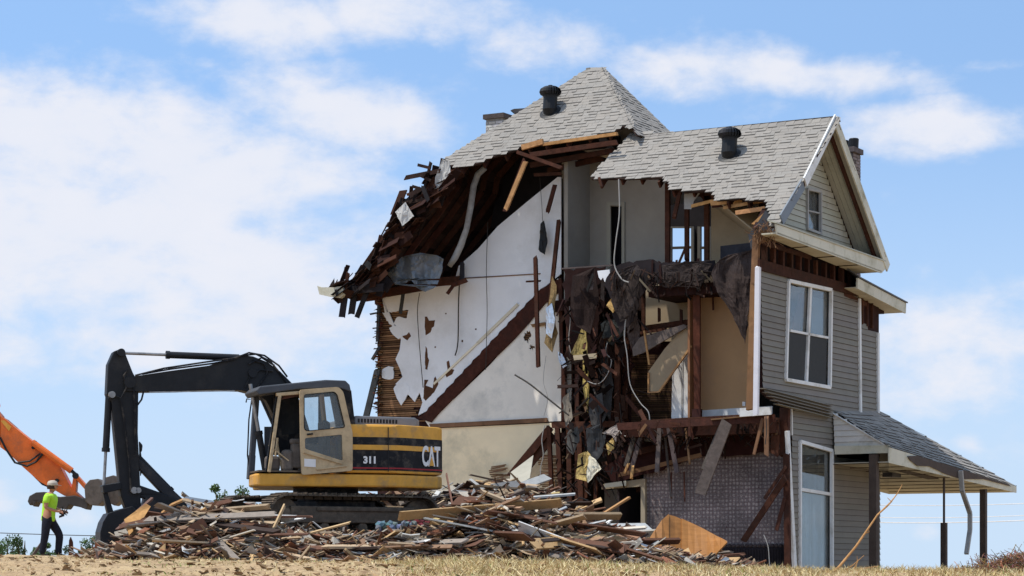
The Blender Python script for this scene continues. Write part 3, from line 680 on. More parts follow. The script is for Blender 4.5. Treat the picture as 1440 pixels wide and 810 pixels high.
# dark stair shaft behind the hanging rubbish
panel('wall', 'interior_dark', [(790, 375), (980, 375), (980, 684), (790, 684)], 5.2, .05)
panel('wall', 'metal_dark', [(838, 500), (870, 500), (870, 585), (838, 585)], 4.0, .04, c=(.75, .8, .75))
sticks('wall_stud', 'old_wood', [(812, 380, 812, 720, 2.9, .10, .07), (826, 400, 824, 700, 3.2, .10, .07), (842, 390, 838, 700, 3.3, .10, .07), (870, 430, 868, 590, 2.6, .13, .08), (882, 430, 880, 590, 3.0, .13, .08), (800, 590, 802, 720, 2.6, .12, .08), (815, 600, 818, 720, 2.4, .12, .08),
   (898, 600, 898, 690, 3.0, .10, .07), (772, 600, 776, 700, 3.0, .10, .06), (905, 400, 905, 470, 2.4, .08, .05)], house)
sticks('wall_stud', 'old_wood', [(800, 388, 800, 496, 2.5, .10, .07), (858, 440, 860, 600, 3.4, .12, .07), (784, 600, 790, 710, 2.9, .11, .07)], house)
# hanging strips from the attic floor
sp = []
for i in range(26):
    x = random.uniform(900, 986); y0 = random.uniform(364, 380); ln = random.uniform(14, 40); sp.append((x, y0, x+random.uniform(-5, 3), y0+ln, 1.5+random.uniform(0, .6), random.uniform(.03, .07), .015))
sticks('hanging_lath', 'interior_brown', sp, attic_floor)
sticks('hanging_lath', 'old_wood', [(1002, 398, 1003, 436, 2.2, .04, .02), (888, 470, 936, 463, 2.3, .06, .05), (927, 434, 927, 452, 2.5, .06, .04), (958, 436, 958, 454, 2.5, .06, .04), (903, 436, 904, 460, 2.5, .05, .04), (905, 462, 975, 452, 2.6, .12, .06)], house)
panel('attic_ceiling', 'interior_dark', rag([(860, 374), (905, 366), (935, 368), (970, 370), (1006, 366), (1000, 384), (984, 408), (974, 400), (950, 404), (930, 402), (915, 396), (905, 410), (890, 450), (872, 470), (860, 430), (850, 400)], 3, 7, 9), 1.55, .03, c=(1.1, 1, 1))
panel('attic_ceiling', 'interior_brown', rag([(792, 378), (852, 376), (850, 420), (842, 450), (836, 500), (822, 520), (806, 500), (800, 470), (794, 430)], 3, 7, 19), 2.4, .03, c=(.8, .8, .8))
sticks('floor_edge', 'grey_wood', [(790, 378, 862, 373, 1.7, .03, .05)], attic_floor)
panel('plaster_flake', 'plaster_white', [(840, 381), (857, 379), (858, 386), (853, 399), (850, 396), (848, 390), (845, 394), (842, 390)], 1.6, .02)
# leaning panels in the opening
panel('fallen_board', 'grey_wood', [(889, 490), (900, 474), (962, 456), (966, 460), (905, 496), (890, 501)], 1.8, .05, c=(1.25, 1.25, 1.2))
panel('fallen_board', 'paint_tan', [(912, 522), (935, 490), (960, 462), (971, 465), (970, 490), (926, 552), (912, 550)], 1.9, .03, c=(.75, .68, .62))
sticks('board_edge', 'fresh_wood', [(972, 487, 927, 551, 1.86, .04, .05), (912, 524, 912, 552, 1.88, .03, .04), (912, 552, 927, 551, 1.86, .03, .04), (906, 466, 913, 513, 1.6, .04, .03)], house)

# ---- second floor edge and broken joists
sticks('floor_edge', 'old_wood', [(870, 600, 1090, 588, 1.0, .16, .06), (902, 592, 1076, 582, 1.0, .03, .05), (880, 640, 960, 620, 1.9, .14, .05), (776, 598, 880, 596, 2.4, .14, .06)], floor2)
sticks('floor_edge', 'lath', [(1000, 590, 1084, 582, .95, .03, .05), (870, 668, 985, 640, 1.6, .09, .05)], floor2)
panel('ceiling', 'trim_cream', [(905, 616), (1004, 612), (1044, 610), (1046, 614), (1004, 620), (908, 624)], 2.0, .04)
panel('ceiling', 'interior_brown', rag([(890, 622), (1100, 608), (1100, 632), (1050, 640), (980, 640), (930, 662), (860, 680), (850, 660)], 2, 8, 4), 1.95, .05, c=(1.1, .9, .9))
gm = [(1022, 594, 985, 694, .9, .26, .04), (1016, 598, 990, 660, 1.1, .14, .04), (928, 596, 924, 664, 1.3, .10, .04), (939, 594, 952, 664, 1.3, .10, .04), (905, 600, 888, 660, 1.4, .10, .04), (896, 600, 880, 656, 1.4, .10, .04), (935, 610, 944, 700, 1.5, .05, .03), (1078, 586, 1078, 640, .8, .09, .05), (1072, 590, 1060, 640, .9, .06, .03), (964, 600, 970, 652, 1.2, .04, .03)]
sticks('broken_joist', 'grey_wood', gm[:7], floor2); sticks('broken_joist', 'lath', gm[7:], floor2)
sticks('hanging_lath', 'fresh_wood', [(884, 652, 878, 665, 1.35, .05, .03), (890, 655, 888, 672, 1.35, .06, .03)], floor2)
sticks('hanging_lath', 'old_wood', [(962, 664, 963, 705, 1.5, .03, .02), (944, 664, 944, 700, 1.5, .03, .02)], floor2)
sticks('wall_post', 'old_wood', [(1090, 586, 1090, 640, 1.45, .16, .10), (1104, 575, 1103, 640, 1.62, .2, .12), (1106, 640, 1108, 806, 1.55, .13, .08)], house)

# ---- first floor: wallpapered room
wp = MB(); v1 = 2.1; pts = [(905, 640), (1108, 628), (1108, 812), (905, 812)]
wp.prism([HV(x, y, v1) for x, y in pts], B_*.05, [[HV(x, y, v1) for x, y in [(886, 684), (904, 684), (904, 811), (886, 811)]]] if 0 else ())
wall_p = wp.build('wall', 'wallpaper', house, house.location)
uvl = wall_p.data.uv_layers.new(name='UVMap')
for lp in wall_p.data.loops:
    p = wall_p.data.vertices[lp.vertex_index].co+house.location; a_, b_, c_ = loc3(p); uvl.data[lp.index].uv = (a_, c_)
dr = MB(); dr.bx(HP(0, 0, 0), A_*.01, B_*.01, UP*.01)
panel('wainscot', 'interior_dark', [(1012, 770), (1108, 768), (1108, 830), (1012, 830)], v1-.03, .02, c=(.9, .9, 1.0))
sc = MB()
for i in range(44):
    x = 1012+i*2.2; p = HV(x, 800, v1-.04); sc.beam(HV(x, 772, v1-.045), HV(x, 828, v1-.045), .012, .018, B_, (1.6, 1.6, 1.7))
for i in range(16):
    sc.lathe([(.001, -.02), (.04, -.01), (.045, 0), (.03, .02), (.001, .025)], HV(1014+i*6, 767, v1-.04), NB, 8, (2.2, 2.1, 2.1))
sc.build('wainscot_rib', 'interior_dark', house, house.location)
sticks('broken_joist', 'old_wood', [(1104, 672, 1046, 760, 1.4, .13, .05), (1106, 655, 1076, 700, 1.5, .07, .03), (1104, 700, 1092, 745, 1.5, .08, .03)], house)
for s in []: pass
panel('door_frame', 'plaster_grey', [(846, 681), (907, 673), (907, 770), (901, 770), (901, 684), (846, 688)], 2.0, .08, c=(1.1, 1.0, .82))
slab('wall', 'interior_dark', (loc3(HV(868, 700, 2.4))[0]-.05, 2.4, 1.15), (loc3(HV(868, 700, 2.4))[0], 5, 4.5), c=(2, 1.8, 1.7))
panel('wall', 'plaster_grey', [(850, 690), (868, 688), (868, 770), (850, 770)], 3.5, .05, c=(.5, .46, .42))
panel('ceiling', 'trim_cream', [(850, 680), (880, 676), (880, 683), (850, 686)], 1.9, .04)

# ---- front wall (right) with lapped siding
def clap(mb, poly, base, s, n, z0, z1, holes=(), bd=.128):     # poly in (s,z)
    z = z0; r = random.Random(int(z1*10))
    while z < z1:
        for (a, b) in scan(poly, z+bd/2):
            iv = [(a, b)]
            for h in holes:
                hs = scan(h, z+bd/2)
                for (ha, hb) in hs: iv = [x for (p, q) in iv for x in ((p, min(q, ha)), (max(p, hb), q)) if x[1]-x[0] > .01]
            for (p, q) in iv:
                P = lambda a, zz, o: base+s*a+UP*zz+n*o
                g = jit(1, .07)
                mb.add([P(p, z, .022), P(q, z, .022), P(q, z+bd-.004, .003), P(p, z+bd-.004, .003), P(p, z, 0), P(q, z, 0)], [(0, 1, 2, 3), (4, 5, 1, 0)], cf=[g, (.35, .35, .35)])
        z += bd
def wallpoly(px, u): return [(lambda l_: (l_[1], l_[2]))(loc3(HU(x, y, u))) for x, y in px]
w2win = [(1107, 395), (1167, 408), (1165, 545), (1103, 534)]
upx = [(1069, 378), (1206, 416), (1210, 588), (1168, 585), (1120, 575), (1100, 566), (1086, 560), (1072, 548)]
sid = MB(); Pz = wallpoly(upx, 0); Hz = wallpoly(w2win, 0)
clap(sid, Pz, HP(0, 0, 0), B_, NA, min(p[1] for p in Pz), max(p[1] for p in Pz), [Hz])
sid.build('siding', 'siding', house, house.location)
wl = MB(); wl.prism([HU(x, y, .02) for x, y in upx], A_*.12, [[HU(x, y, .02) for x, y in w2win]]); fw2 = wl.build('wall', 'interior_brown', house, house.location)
# flared torn lower siding of that wall
fs_ = MB()
for i in range(5):
    o0 = .03+.035*i; y0 = 545+i*5.5
    a = HU(1071+i*5, y0+1, -o0); b = HU(1168, 571+i*4.2, -.02-.01*i); fs_.beam(a, b, .012, .12, NA, jit(1, .06))
fs_.build('siding', 'siding', house, house.location)
upx2 = [(1211, 455), (1234, 468), (1234, 583), (1211, 588)]
sid = MB(); Pz = wallpoly(upx2, 0); clap(sid, Pz, HP(0, 0, 0), B_, NA, min(p[1] for p in Pz), max(p[1] for p in Pz)); sid.build('siding', 'siding', house, house.location)
upx3 = [(1208, 400), (1236, 410), (1236, 592), (1208, 588)]
wl = MB(); wl.prism([HU(x, y, .02) for x, y in upx3], A_*.12); wl.build('wall', 'interior_brown', house, house.location)
sb = MB()
for x in (1212, 1219, 1226): sb.beam(HU(x, 418, -.01), HU(x, 456+(x-1212)*.4, -.01), .04, .06, NA, jit(.9, .3))
sb.build('wall_stud', 'old_wood', house, house.location)
def ubar(name, m, x0, y0, x1, y1, u, w, t, par=None):
    q = MB(); a, b = HU(x0, y0, u), HU(x1, y1, u); q.beam(a, b, t, w, NA.cross(b-a), (.65, .65, .65) if name == 'head_board' else (1, 1, 1)); return q.build(name, m, par or house, house.location)
ubar('corner_board', 'trim_white', 1208.5, 420, 1210, 588, -.03, .10, .05); ubar('corner_board', 'trim_white', 1234.5, 468, 1235, 583, -.03, .10, .05)
ubar('head_board', 'old_wood', 1067, 372, 1206, 410, -.03, .22, .05)
# exposed studs above the siding
sb = MB(); sb.prism([HU(x, y, .12) for x, y in [(1069, 335), (1205, 378), (1206, 412), (1069, 374)]], A_*.05, c=(.35, .3, .3)); sb.build('wall_framing', 'interior_brown', house, house.location)
for i in range(11):
    x = 1075+i*12; y = 342+(x-1069)*.31
    q = MB(); q.beam(HU(x, y, .0), HU(x, y+32, .0), .09, .07+random.uniform(0, .05), NA, jit(.7, .4)); q.build('wall_stud', 'old_wood', house, house.location)
ubar('head_board', 'old_wood', 1072, 341, 1140, 362, -.05, .10, .04)
# lower front wall
w1win = [(1123, 621), (1168, 634), (1168, 806), (1123, 800)]
lpx = [(1113, 572), (1172, 584), (1176, 640), (1237, 650), (1237, 835), (1113, 835)]
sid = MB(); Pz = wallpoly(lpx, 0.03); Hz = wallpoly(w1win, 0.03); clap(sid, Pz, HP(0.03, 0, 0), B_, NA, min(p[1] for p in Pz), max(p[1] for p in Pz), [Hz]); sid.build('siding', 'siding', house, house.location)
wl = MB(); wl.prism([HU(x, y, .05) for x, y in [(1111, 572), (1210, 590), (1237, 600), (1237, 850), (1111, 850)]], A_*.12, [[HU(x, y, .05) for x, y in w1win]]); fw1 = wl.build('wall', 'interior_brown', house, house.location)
ubar('corner_board', 'trim_white', 1107, 606, 1118, 812, -.02, .14, .06)
ubar('corner_board', 'siding_pale', 1112.5, 574, 1113, 612, .0, .05, .05)
# right gable end wall beyond the porch (dark side)
slab('wall', 'siding', (0.2, 6.9, .6), (3, 7.0, 4.9))
slab('wall', 'siding', (0.2, 7.0, 4.9), (3, 7.1, 8.2))
# windows of the front wall
def uwindow(pts, u, bars, curtain=None, gl='glass', depth=.35, frame='trim_cream', fw=.075, par=None):
    q = MB(); p = [HU(x, y, u) for x, y in pts]
    cx = sum(k[0] for k in pts)/4; cy = sum(k[1] for k in pts)/4
    for i in range(4): q.beam(p[i]+NA*.03, p[(i+1) % 4]+NA*.03, .07, fw, NA.cross(p[(i+1) % 4]-p[i]))
    w = q.build('window', frame, par or house, house.location)
    for (x0, y0, x1, y1, wd) in bars:
        q = MB(); a, b = HU(x0, y0, u), HU(x1, y1, u); q.beam(a+NA*.01, b+NA*.01, .05, wd, NA.cross(b-a)); q.build('muntin', frame, w, house.location)
    q = MB(); q.prism([k+A_*.03 for k in p], A_*.006); q.build('pane', gl, w, house.location)
    if curtain:
        for cpts in curtain:
            q = MB(); n_ = 26; (x0, yt0, yb0), (x1, yt1, yb1) = cpts
            for i in range(n_):
                f0, f1 = i/n_, (i+1)/n_; o0 = .1+.03*math.sin(i*1.9); o1 = .1+.03*math.sin((i+1)*1.9)
                L_ = lambda f: (x0+(x1-x0)*f, yt0+(yt1-yt0)*f, yb0+(yb1-yb0)*f)
                a, b = L_(f0), L_(f1); q.add([HU(a[0], a[1], u)+A_*o0, HU(b[0], b[1], u)+A_*o1, HU(b[0], b[2], u)+A_*o1, HU(a[0], a[2], u)+A_*o0], [(0, 1, 2, 3)])
            q.build('curtain', 'curtain', w, house.location)
    return w
uwindow(w2win, 0, [(1139, 403, 1133, 540, .10), (1110, 465, 1163, 475, .05)], gl='glass_sky', frame='trim_white')
cm_ = MB(); cm_.prism([HU(x, y, .35) for x, y in [(1106, 466), (1164, 474), (1164, 548), (1104, 538)]], A_*.02, c=(.55, .5, .45)); cm_.build('blind', 'carpet', fw2, house.location)
cm_ = MB(); cm_.prism([HU(x, y, .12) for x, y in [(1140, 404), (1166, 410), (1166, 476), (1138, 470)]], A_*.02, c=(.6, .65, .7)); cm_.build('blind', 'curtain', fw2, house.location)
cm_ = MB(); cm_.prism([HU(x, y, .10) for x, y in [(1113, 468), (1119, 440), (1126, 410), (1134, 404), (1134, 440), (1126, 452), (1124, 468)]], A_*.02, c=(3.2, 2.6, 2.2)); cm_.build('pane_tone_patch', 'old_wood', fw2, house.location)  # brown sheet behind the pane stands in for a brown reflection
for sp_ in ([(1107, 466), (1134, 471), (1131, 537), (1106, 532)], [(1139, 472), (1163, 477), (1161, 541), (1136, 537)]):
    cm_ = MB(); cm_.prism([HU(x, y, -.012) for x, y in sp_], A_*.004); cm_.build('insect_screen', 'screen_mesh', fw2, house.location)
uwindow(w1win, .03, [(1124, 688, 1167, 695, .07)], curtain=[((1125, 690, 800), (1166, 696, 806))], gl='glass', frame='trim_white')
cm_ = MB(); cm_.prism([HU(x, y, .6) for x, y in [(1124, 622), (1170, 634), (1170, 700), (1124, 690)]], A_*.02, c=(1.5, 1.5, 1.5)); cm_.build('pane_tone_patch', 'interior_brown', fw1, house.location)
ubar('window_brace', 'old_wood', 1150, 630, 1150, 690, .3, .07, .05, fw1)

# ---- gable
gz = [HP(.0, .02, 8.75), HP(.0, 5.5, 8.75), HP(.0, wv, wz-.15)]
q = MB(); q.prism([p+A_*.02 for p in gz], A_*.1, [[HU(x, y, .02) for x, y in [(1133, 266), (1152, 270), (1152, 329), (1133, 322)]]]); gwall = q.build('wall', 'interior_brown', house, house.location)
sid = MB(); gp = [(.05, 8.75), (5.5, 8.75), (wv, wz-.12)]; Hz = wallpoly([(1133, 266), (1152, 270), (1152, 329), (1133, 322)], 0)
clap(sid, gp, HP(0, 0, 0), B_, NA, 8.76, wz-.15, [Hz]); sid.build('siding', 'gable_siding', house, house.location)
uwindow([(1133, 266), (1152, 270), (1152, 329), (1133, 322)], 0, [(1134, 296, 1151, 300, .03)], gl='glass_sky', frame='duct_grey', fw=.05)
cm_ = MB(); cm_.prism([HU(x, y, .15) for x, y in [(1132, 262), (1154, 268), (1154, 332), (1132, 324)]], A_*.02, c=(.8, .8, .85)); cm_.build('blind', 'curtain', gwall, house.location)
# soffits under the rakes (planked), rake boards
def soffit(s0, s1, z0, z1, nm='soffit'):
    q = MB(); n_ = 5
    for i in range(n_):
        ua = -.58*i/n_; ub = -.58*(i+1)/n_+.008
        q.add([HP(ua, s0, z0), HP(ub, s0, z0), HP(ub, s1, z1), HP(ua, s1, z1), HP(ua, s0, z0+.02), HP(ub, s0, z0+.02), HP(ub, s1, z1+.02), HP(ua, s1, z1+.02)], [(0, 1, 2, 3), (4, 5, 6, 7), (0, 3, 7, 4), (1, 2, 6, 5)], jit(.95, .06))
    return q.build(nm, 'gable_siding', roof1, house.location)
sd = .10
soffit(wv, 5.93, wz-sd, ez-sd); soffit(wv, .9, wz-sd, wz-sd-(wv-.9)*sl1)
def rake(v0, z0, v1, z1, m, w=.2, u=-.62, nm='rake_board'):
    q = MB(); a, b = HP(u, v0, z0), HP(u, v1, z1); q.beam(a, b, .035, w, NA.cross(b-a)); return q.build(nm, m, roof1, house.location)
rake(wv, wz-.05, 5.95, ez-.07, 'trim_cream', .24)
ub_, vb_, zb2 = loc3(HU(1131, 256, -.62)); rake(wv+.02, wz-.03, vb_, zb2, 'trim_white', .22, -.64)
ub_, v2_, z2_ = loc3(HU(1100, 306, -.62)); rake(vb_-.02, zb2-.04, v2_, z2_-.05, 'metal_sheet', .24, -.60)
# boxed return under the gable
q = MB(); q.prism([HU(x, y, -.62) for x, y in [(1091, 315), (1098, 317), (1246, 368), (1250, 373), (1240, 384), (1093, 330)]], A_*.03); q.build('fascia', 'trim_cream', roof1, house.location)
q = MB(); f0 = HU(1093, 330, -.62); f1 = HU(1240, 384, -.62); q.prism([f0+UP*.02, f1+UP*.02, f1+A_*.62+UP*.02, f0+A_*.35+UP*.02], UP*.03); q.build('soffit', 'soffit', roof1, house.location)
q = MB(); 
for f in (.3, .55, .78): p = f0+(f1-f0)*f; q.beam(p+UP*.012, p+A_*.6+UP*.012, .012, .02, UP, (.25, .2, .2))
q.build('soffit_joint', 'old_wood', roof1, house.location)
q = MB(); t0, t1 = HU(1092, 314, -.64), HU(1246, 368, -.64); q.prism([t0, t1, t1+A_*.66+UP*.06, t0+A_*.2+UP*.06], UP*.03); q.build('return_roof', 'gable_siding', roof1, house.location)
# small eave further right
e0, e1 = HU(1205, 392, -.35), HU(1273, 430, -.35)
q = MB(); q.beam(e0-UP*.1, e1-UP*.06, .04, .24, NA.cross(e1-e0)); small = q.build('eave', 'trim_cream', house, house.location)
q = MB(); q.prism([e0-UP*.2, e1-UP*.16, e1+A_*.55-UP*.16, e0+A_*.4-UP*.2], UP*.02); q.build('soffit', 'soffit', small, house.location)
q = MB(); q.prism([e0+NA*.05+UP*.03, e1+NA*.05+UP*.06+B_*.05, e1+A_*1.0+UP*.25, e0+A_*1.0+UP*.8], UP*.03); q.build('shingles', 'shingle_dark', small, house.location)
q = MB(); q.beam(HU(1207, 412, -.35)+A_*.36, HU(1240, 428, -.35)+A_*.36, .06, .1, UP); q.build('frieze', 'old_wood', small, house.location)

# ---- porch
porch = bpy.data.objects.new('porch', None)
bpy.data.objects.remove(porch)
vp = 4.17
Tn = HU(1172, 579, 0); Tf = HU(1233, 577, 0.03)
En = onp(1250, 629, HP(0, vp-.1, 0), B_); Ef = onp(1429, 684, HP(-1.3, 0, 0), A_)
def pquad(a, b, c, d, rows, name, m, par, seed=1):
    r = random.Random(seed); q = MB()
    nrm = (b-a).cross(d-a).normalized(); nrm = nrm if nrm.z > 0 else -nrm
    for i in range(rows):
        f0, f1 = i/rows, (i+1)/rows; l0, r0 = a+(d-a)*f0, b+(c-b)*f0; l1, r1 = a+(d-a)*f1, b+(c-b)*f1
        L0 = (r0-l0).length; x = 0
        while x < 1:
            x2 = min(1, x+r.choice((.15, .22, .3))/max(L0, .3)); g = r.uniform(.85, 1.15); h = r.choice((.012, .026))
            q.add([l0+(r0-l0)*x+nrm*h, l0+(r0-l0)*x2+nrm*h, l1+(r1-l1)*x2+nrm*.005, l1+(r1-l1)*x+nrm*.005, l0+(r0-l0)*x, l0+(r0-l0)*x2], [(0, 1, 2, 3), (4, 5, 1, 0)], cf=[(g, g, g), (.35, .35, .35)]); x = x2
    o = q.build(name, m, par, house.location)
    k = MB(); k.prism([a-nrm*.01, b-nrm*.01, c-nrm*.01, d-nrm*.01], nrm*-.04) if False else None
    return o
Tn0 = Tn+NA*.03; 
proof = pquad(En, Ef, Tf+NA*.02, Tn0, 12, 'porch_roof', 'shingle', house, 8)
bk2 = onp(1395, 692, HP(0, 12.5, 0), B_); bk1 = onp(1238, 695, HP(0, 12.5, 0), B_)
q = MB(); q.add([Tf, Ef, HP(3, 13.2, 3.9), HP(3, 8.5, 5.2)], [(0, 1, 2, 3)]); q.build('porch_roof_rear', 'shingle', proof, house.location)
# triangular side of the porch end
q = MB(); lo = onp(1174, 627, HP(0, vp, 0), B_); tp = onp(1172, 581, HP(0, vp, 0), B_); rt = onp(1249, 628, HP(0, vp, 0), B_)
s2 = plane_uv(HP(0, vp, 0), A_, UP); pl = [s2(lo), s2(tp), s2(rt)]
clap(q, pl, HP(0, vp, 0), A_, NB, min(p[1] for p in pl), max(p[1] for p in pl)); q.build('porch_gable', 'siding_pale', proof, house.location)
q = MB(); q.prism([lo, tp, rt], B_*.05); q.build('gable_backing', 'siding_pale', proof, house.location)
q = MB(); q.prism([onp(x, y, HP(0, vp-.06, 0), B_) for x, y in [(1173, 627), (1250, 626), (1249, 637), (1174, 639)]], B_*.06); q.build('fascia', 'trim_cream', proof, house.location)
q = MB(); q.beam(tp+NB*.03, rt+NB*.03, .02, .06, B_); q.build('rake_board', 'trim_white', proof, house.location)
# gutter fascia, peeling
q = MB(); q.prism([En+NA*.01, Ef+NA*.01, Ef-UP*.16+NA*.01, En-UP*.34+NA*.01], A_*.03); fas = q.build('fascia', 'trim_cream', proof, house.location)
def efp(px, off, o=.0): f = (px-1250)/179; f0 = En+(Ef-En)*f; k = -.02*0; d_ = .34+(.16-.34)*f; return f0-UP*d_*off+NA*(.03+o)
f = lambda x: (x-1250)/179
def fpt(px, off): 
    t_ = onp(px, 700, En+NA*.03, NA); fr = (t_-En).dot(B_)/(Ef-En).dot(B_); dd = .34+(.16-.34)*fr; return En+(Ef-En)*fr-UP*dd*off+NA*.04
q = MB(); q.prism([fpt(x, y) for x, y in [(1276, .25), (1290, .02), (1330, .02), (1370, .05), (1420, .08), (1424, .3), (1385, .35), (1368, .7), (1352, .98), (1330, .85), (1308, .55), (1290, .75), (1280, .5)]], A_*.01); q.build('rotten_fascia', 'post_brown', fas, house.location)
# porch ceiling
cl0 = En-UP*.34; cl1 = Ef-UP*.16
q = MB(); n_ = 12; wall0 = lo-UP*.1; wall1 = HP(.0, 12.6, loc3(bk1)[2])
inn0 = HP(.0, vp, cl0.z); 
q.prism([cl0+UP*.01, cl1+UP*.01, HP(2.0, 13.0, cl1.z+.01), HP(2.0, 7.2, cl0.z-.05+.01), HP(.0, 7.0, cl0.z-.04), HP(.0, vp, cl0.z+.01)], UP*.02); q.build('porch_ceiling', 'soffit', proof, house.location)
q = MB()
for i in range(9):
    a = cl0+(cl1-cl0)*(i/9); q.beam(a-UP*.003, a+A_*(1.3 if i < 3 else 3.0)-UP*.003, .012, .014, UP, (.3, .25, .2))
q.build('ceiling_board_joint', 'old_wood', proof, house.location)
# the ceiling's hanging rotten patch and lamp
q = MB(); q.prism([onp(x, y, HP(-1.0, 0, 0), A_) for x, y in [(1262, 652), (1290, 655), (1312, 668), (1322, 674), (1300, 668), (1270, 660)]], A_*.3); q.build('rotten_beam', 'post_brown', proof, house.location)
lp = onp(1254, 668, HP(-.4, 0, 0), A_); q = MB(); q.bx(lp, A_*.12, B_*.28, UP*.05); q.tube([lp, lp+UP*.12+NA*.1, lp+UP*.16+NA*.3], .02, 6); q.build('porch_lamp', 'metal_dark', proof, house.location)
def post(px, pt, u, w, m, nm='porch_post', zb=.55, par=None, thin=None):
    p = onp(px, pt, HP(u, 0, 0), A_); q = MB()
    if thin is None: q.bx(V3((p.x, p.y, (p.z+zb)/2)), A_*w/2, B_*w/2, UP*(p.z-zb)/2)
    else:
        zt = onp(px, thin, HP(u, 0, 0), A_).z; q.tube([p, V3((p.x, p.y, zt))], .028, 8); q.bx(V3((p.x, p.y, (zt+zb)/2)), A_*w/2, B_*w/2, UP*(zt-zb)/2)
    return q.build(nm, m, proof, house.location)
post(1229, 639, -1.0, .17, 'post_brown'); post(1383, 688, -1.15, .145, 'post_brown'); post(1327.5, 672, -1.15, .13, 'post_brown', thin=735)
slab('porch_floor', 'grey_wood', (-1.4, 4.2, .45), (0, 13.2, .6))
slab('porch_wall', 'siding', (-.03, 6.85, .6), (.0, 6.95, 4.3))
print('PORCH', loc3(En), loc3(Ef), loc3(Tf), loc3(Tn))
# ================================================================== things hanging in and on the house
def hang(name, m, pts, v, th, label, cat, group=None, c=(1, 1, 1), bend=0, lay=None):
    P = [HV(x, y, v+(bend*math.sin(i*2.1) if bend else 0)) for i, (x, y) in enumerate(pts)]
    q = MB(); 
    base = [HV(x, y, v) for x, y in pts]; q.prism(base, B_*th, c=c)
    o = q.build(name, m, None, base[0]); return tag(o, label, cat, group)
def crumple(name, m, pts, v, amp, label, cat, seed=1, c=(1, 1, 1), group=None, n=20):   # a wrinkled sheet filling an outline
    xs = [p[0] for p in pts]; ys = [p[1] for p in pts]; q = MB(); x0, x1, y0, y1 = min(xs), max(xs), min(ys), max(ys)
    nx = n; ny = n; off = V3((seed*3.7, 0, 0))
    def P(x, y): 
        nz = mnoise.noise(V3((x*.07, y*.02, seed)))*.7+mnoise.noise(V3((x*.25, y*.08, seed+5)))*.2
        return HV(x, y, v+amp*nz)
    for j in range(ny):
        ya, yb = y0+(y1-y0)*j/ny, y0+(y1-y0)*(j+1)/ny
        ia = scan(pts, max(y0+.01, min(y1-.01, ya))); ib = scan(pts, max(y0+.01, min(y1-.01, yb)))
        if not ia or not ib: continue
        for (a0, a1), (b0, b1) in zip(ia, ib):
            for i in range(nx):
                f0, f1 = i/nx, (i+1)/nx
                q.add([P(a0+(a1-a0)*f0, ya), P(a0+(a1-a0)*f1, ya), P(b0+(b1-b0)*f1, yb), P(b0+(b1-b0)*f0, yb)], [(0, 1, 2, 3)], c)
    o = q.build(name, m, None, HV(pts[0][0], pts[0][1], v)); 
    bm_ = bmesh.new(); bm_.from_mesh(o.data); bmesh.ops.remove_doubles(bm_, verts=bm_.verts, dist=.002); bm_.to_mesh(o.data); bm_.free()
    sm = o.modifiers.new('thickness', 'SOLIDIFY'); sm.thickness = .012
    return tag(o, label, cat, group)
crumple('metal_sheet', 'metal_sheet', rag([(544, 384), (552, 372), (566, 360), (590, 356), (612, 358), (624, 364), (622, 382), (613, 404), (598, 411), (586, 404), (577, 392), (571, 398), (556, 401)], 1, 8, 2), 2.1, .3, 'crumpled grey metal sheet hanging under the far left eave of the torn roof', 'metal sheet', 3)
crumple('flashing_strip', 'duct_grey', [(612, 250), (622, 224), (632, 226), (634, 246), (620, 262), (611, 266)], 1.6, .1, 'pale torn roofing scrap hanging at the left end of the shingled slope', 'roofing scrap', 4, (1.3, 1.3, 1.3))
crumple('roofing_scrap', 'duct_grey', [(556, 298), (570, 284), (582, 304), (566, 318)], 1.4, .1, 'small pale roofing scrap caught halfway down the torn left eave', 'roofing scrap', 6, (1.5, 1.5, 1.5))
crumple('carpet', 'carpet', rag([(1000, 384), (1010, 366), (1030, 356), (1058, 352), (1059, 380), (1054, 430), (1048, 484), (1036, 455), (1024, 432), (1008, 410)], 1.2, 6, 4), 1.0, .18, 'large dark carpet flap hanging from the attic floor over the orange room', 'carpet', 7, (1.25, 1.2, 1.2))
crumple('carpet', 'carpet', rag([(858, 388), (872, 378), (896, 372), (902, 380), (896, 420), (884, 446), (872, 452), (862, 430)], 1.5, 6, 5), 1.3, .15, 'narrow dark carpet strip hanging from the attic floor beside the white cable', 'carpet', 8)
crumple('carpet', 'carpet', rag([(930, 372), (974, 368), (1004, 368), (990, 392), (982, 410), (972, 396), (950, 402), (932, 398)], 1.5, 6, 5), 1.25, .15, 'torn dark carpet edge draped below the small attic window', 'carpet', 12)
crumple('cloth', 'vent_black', [(760, 314), (765, 310), (768, 326), (770, 340), (766, 358), (757, 352), (759, 335)], 3.2, .06, 'black rag hanging against the upper white wall', 'cloth', 9)
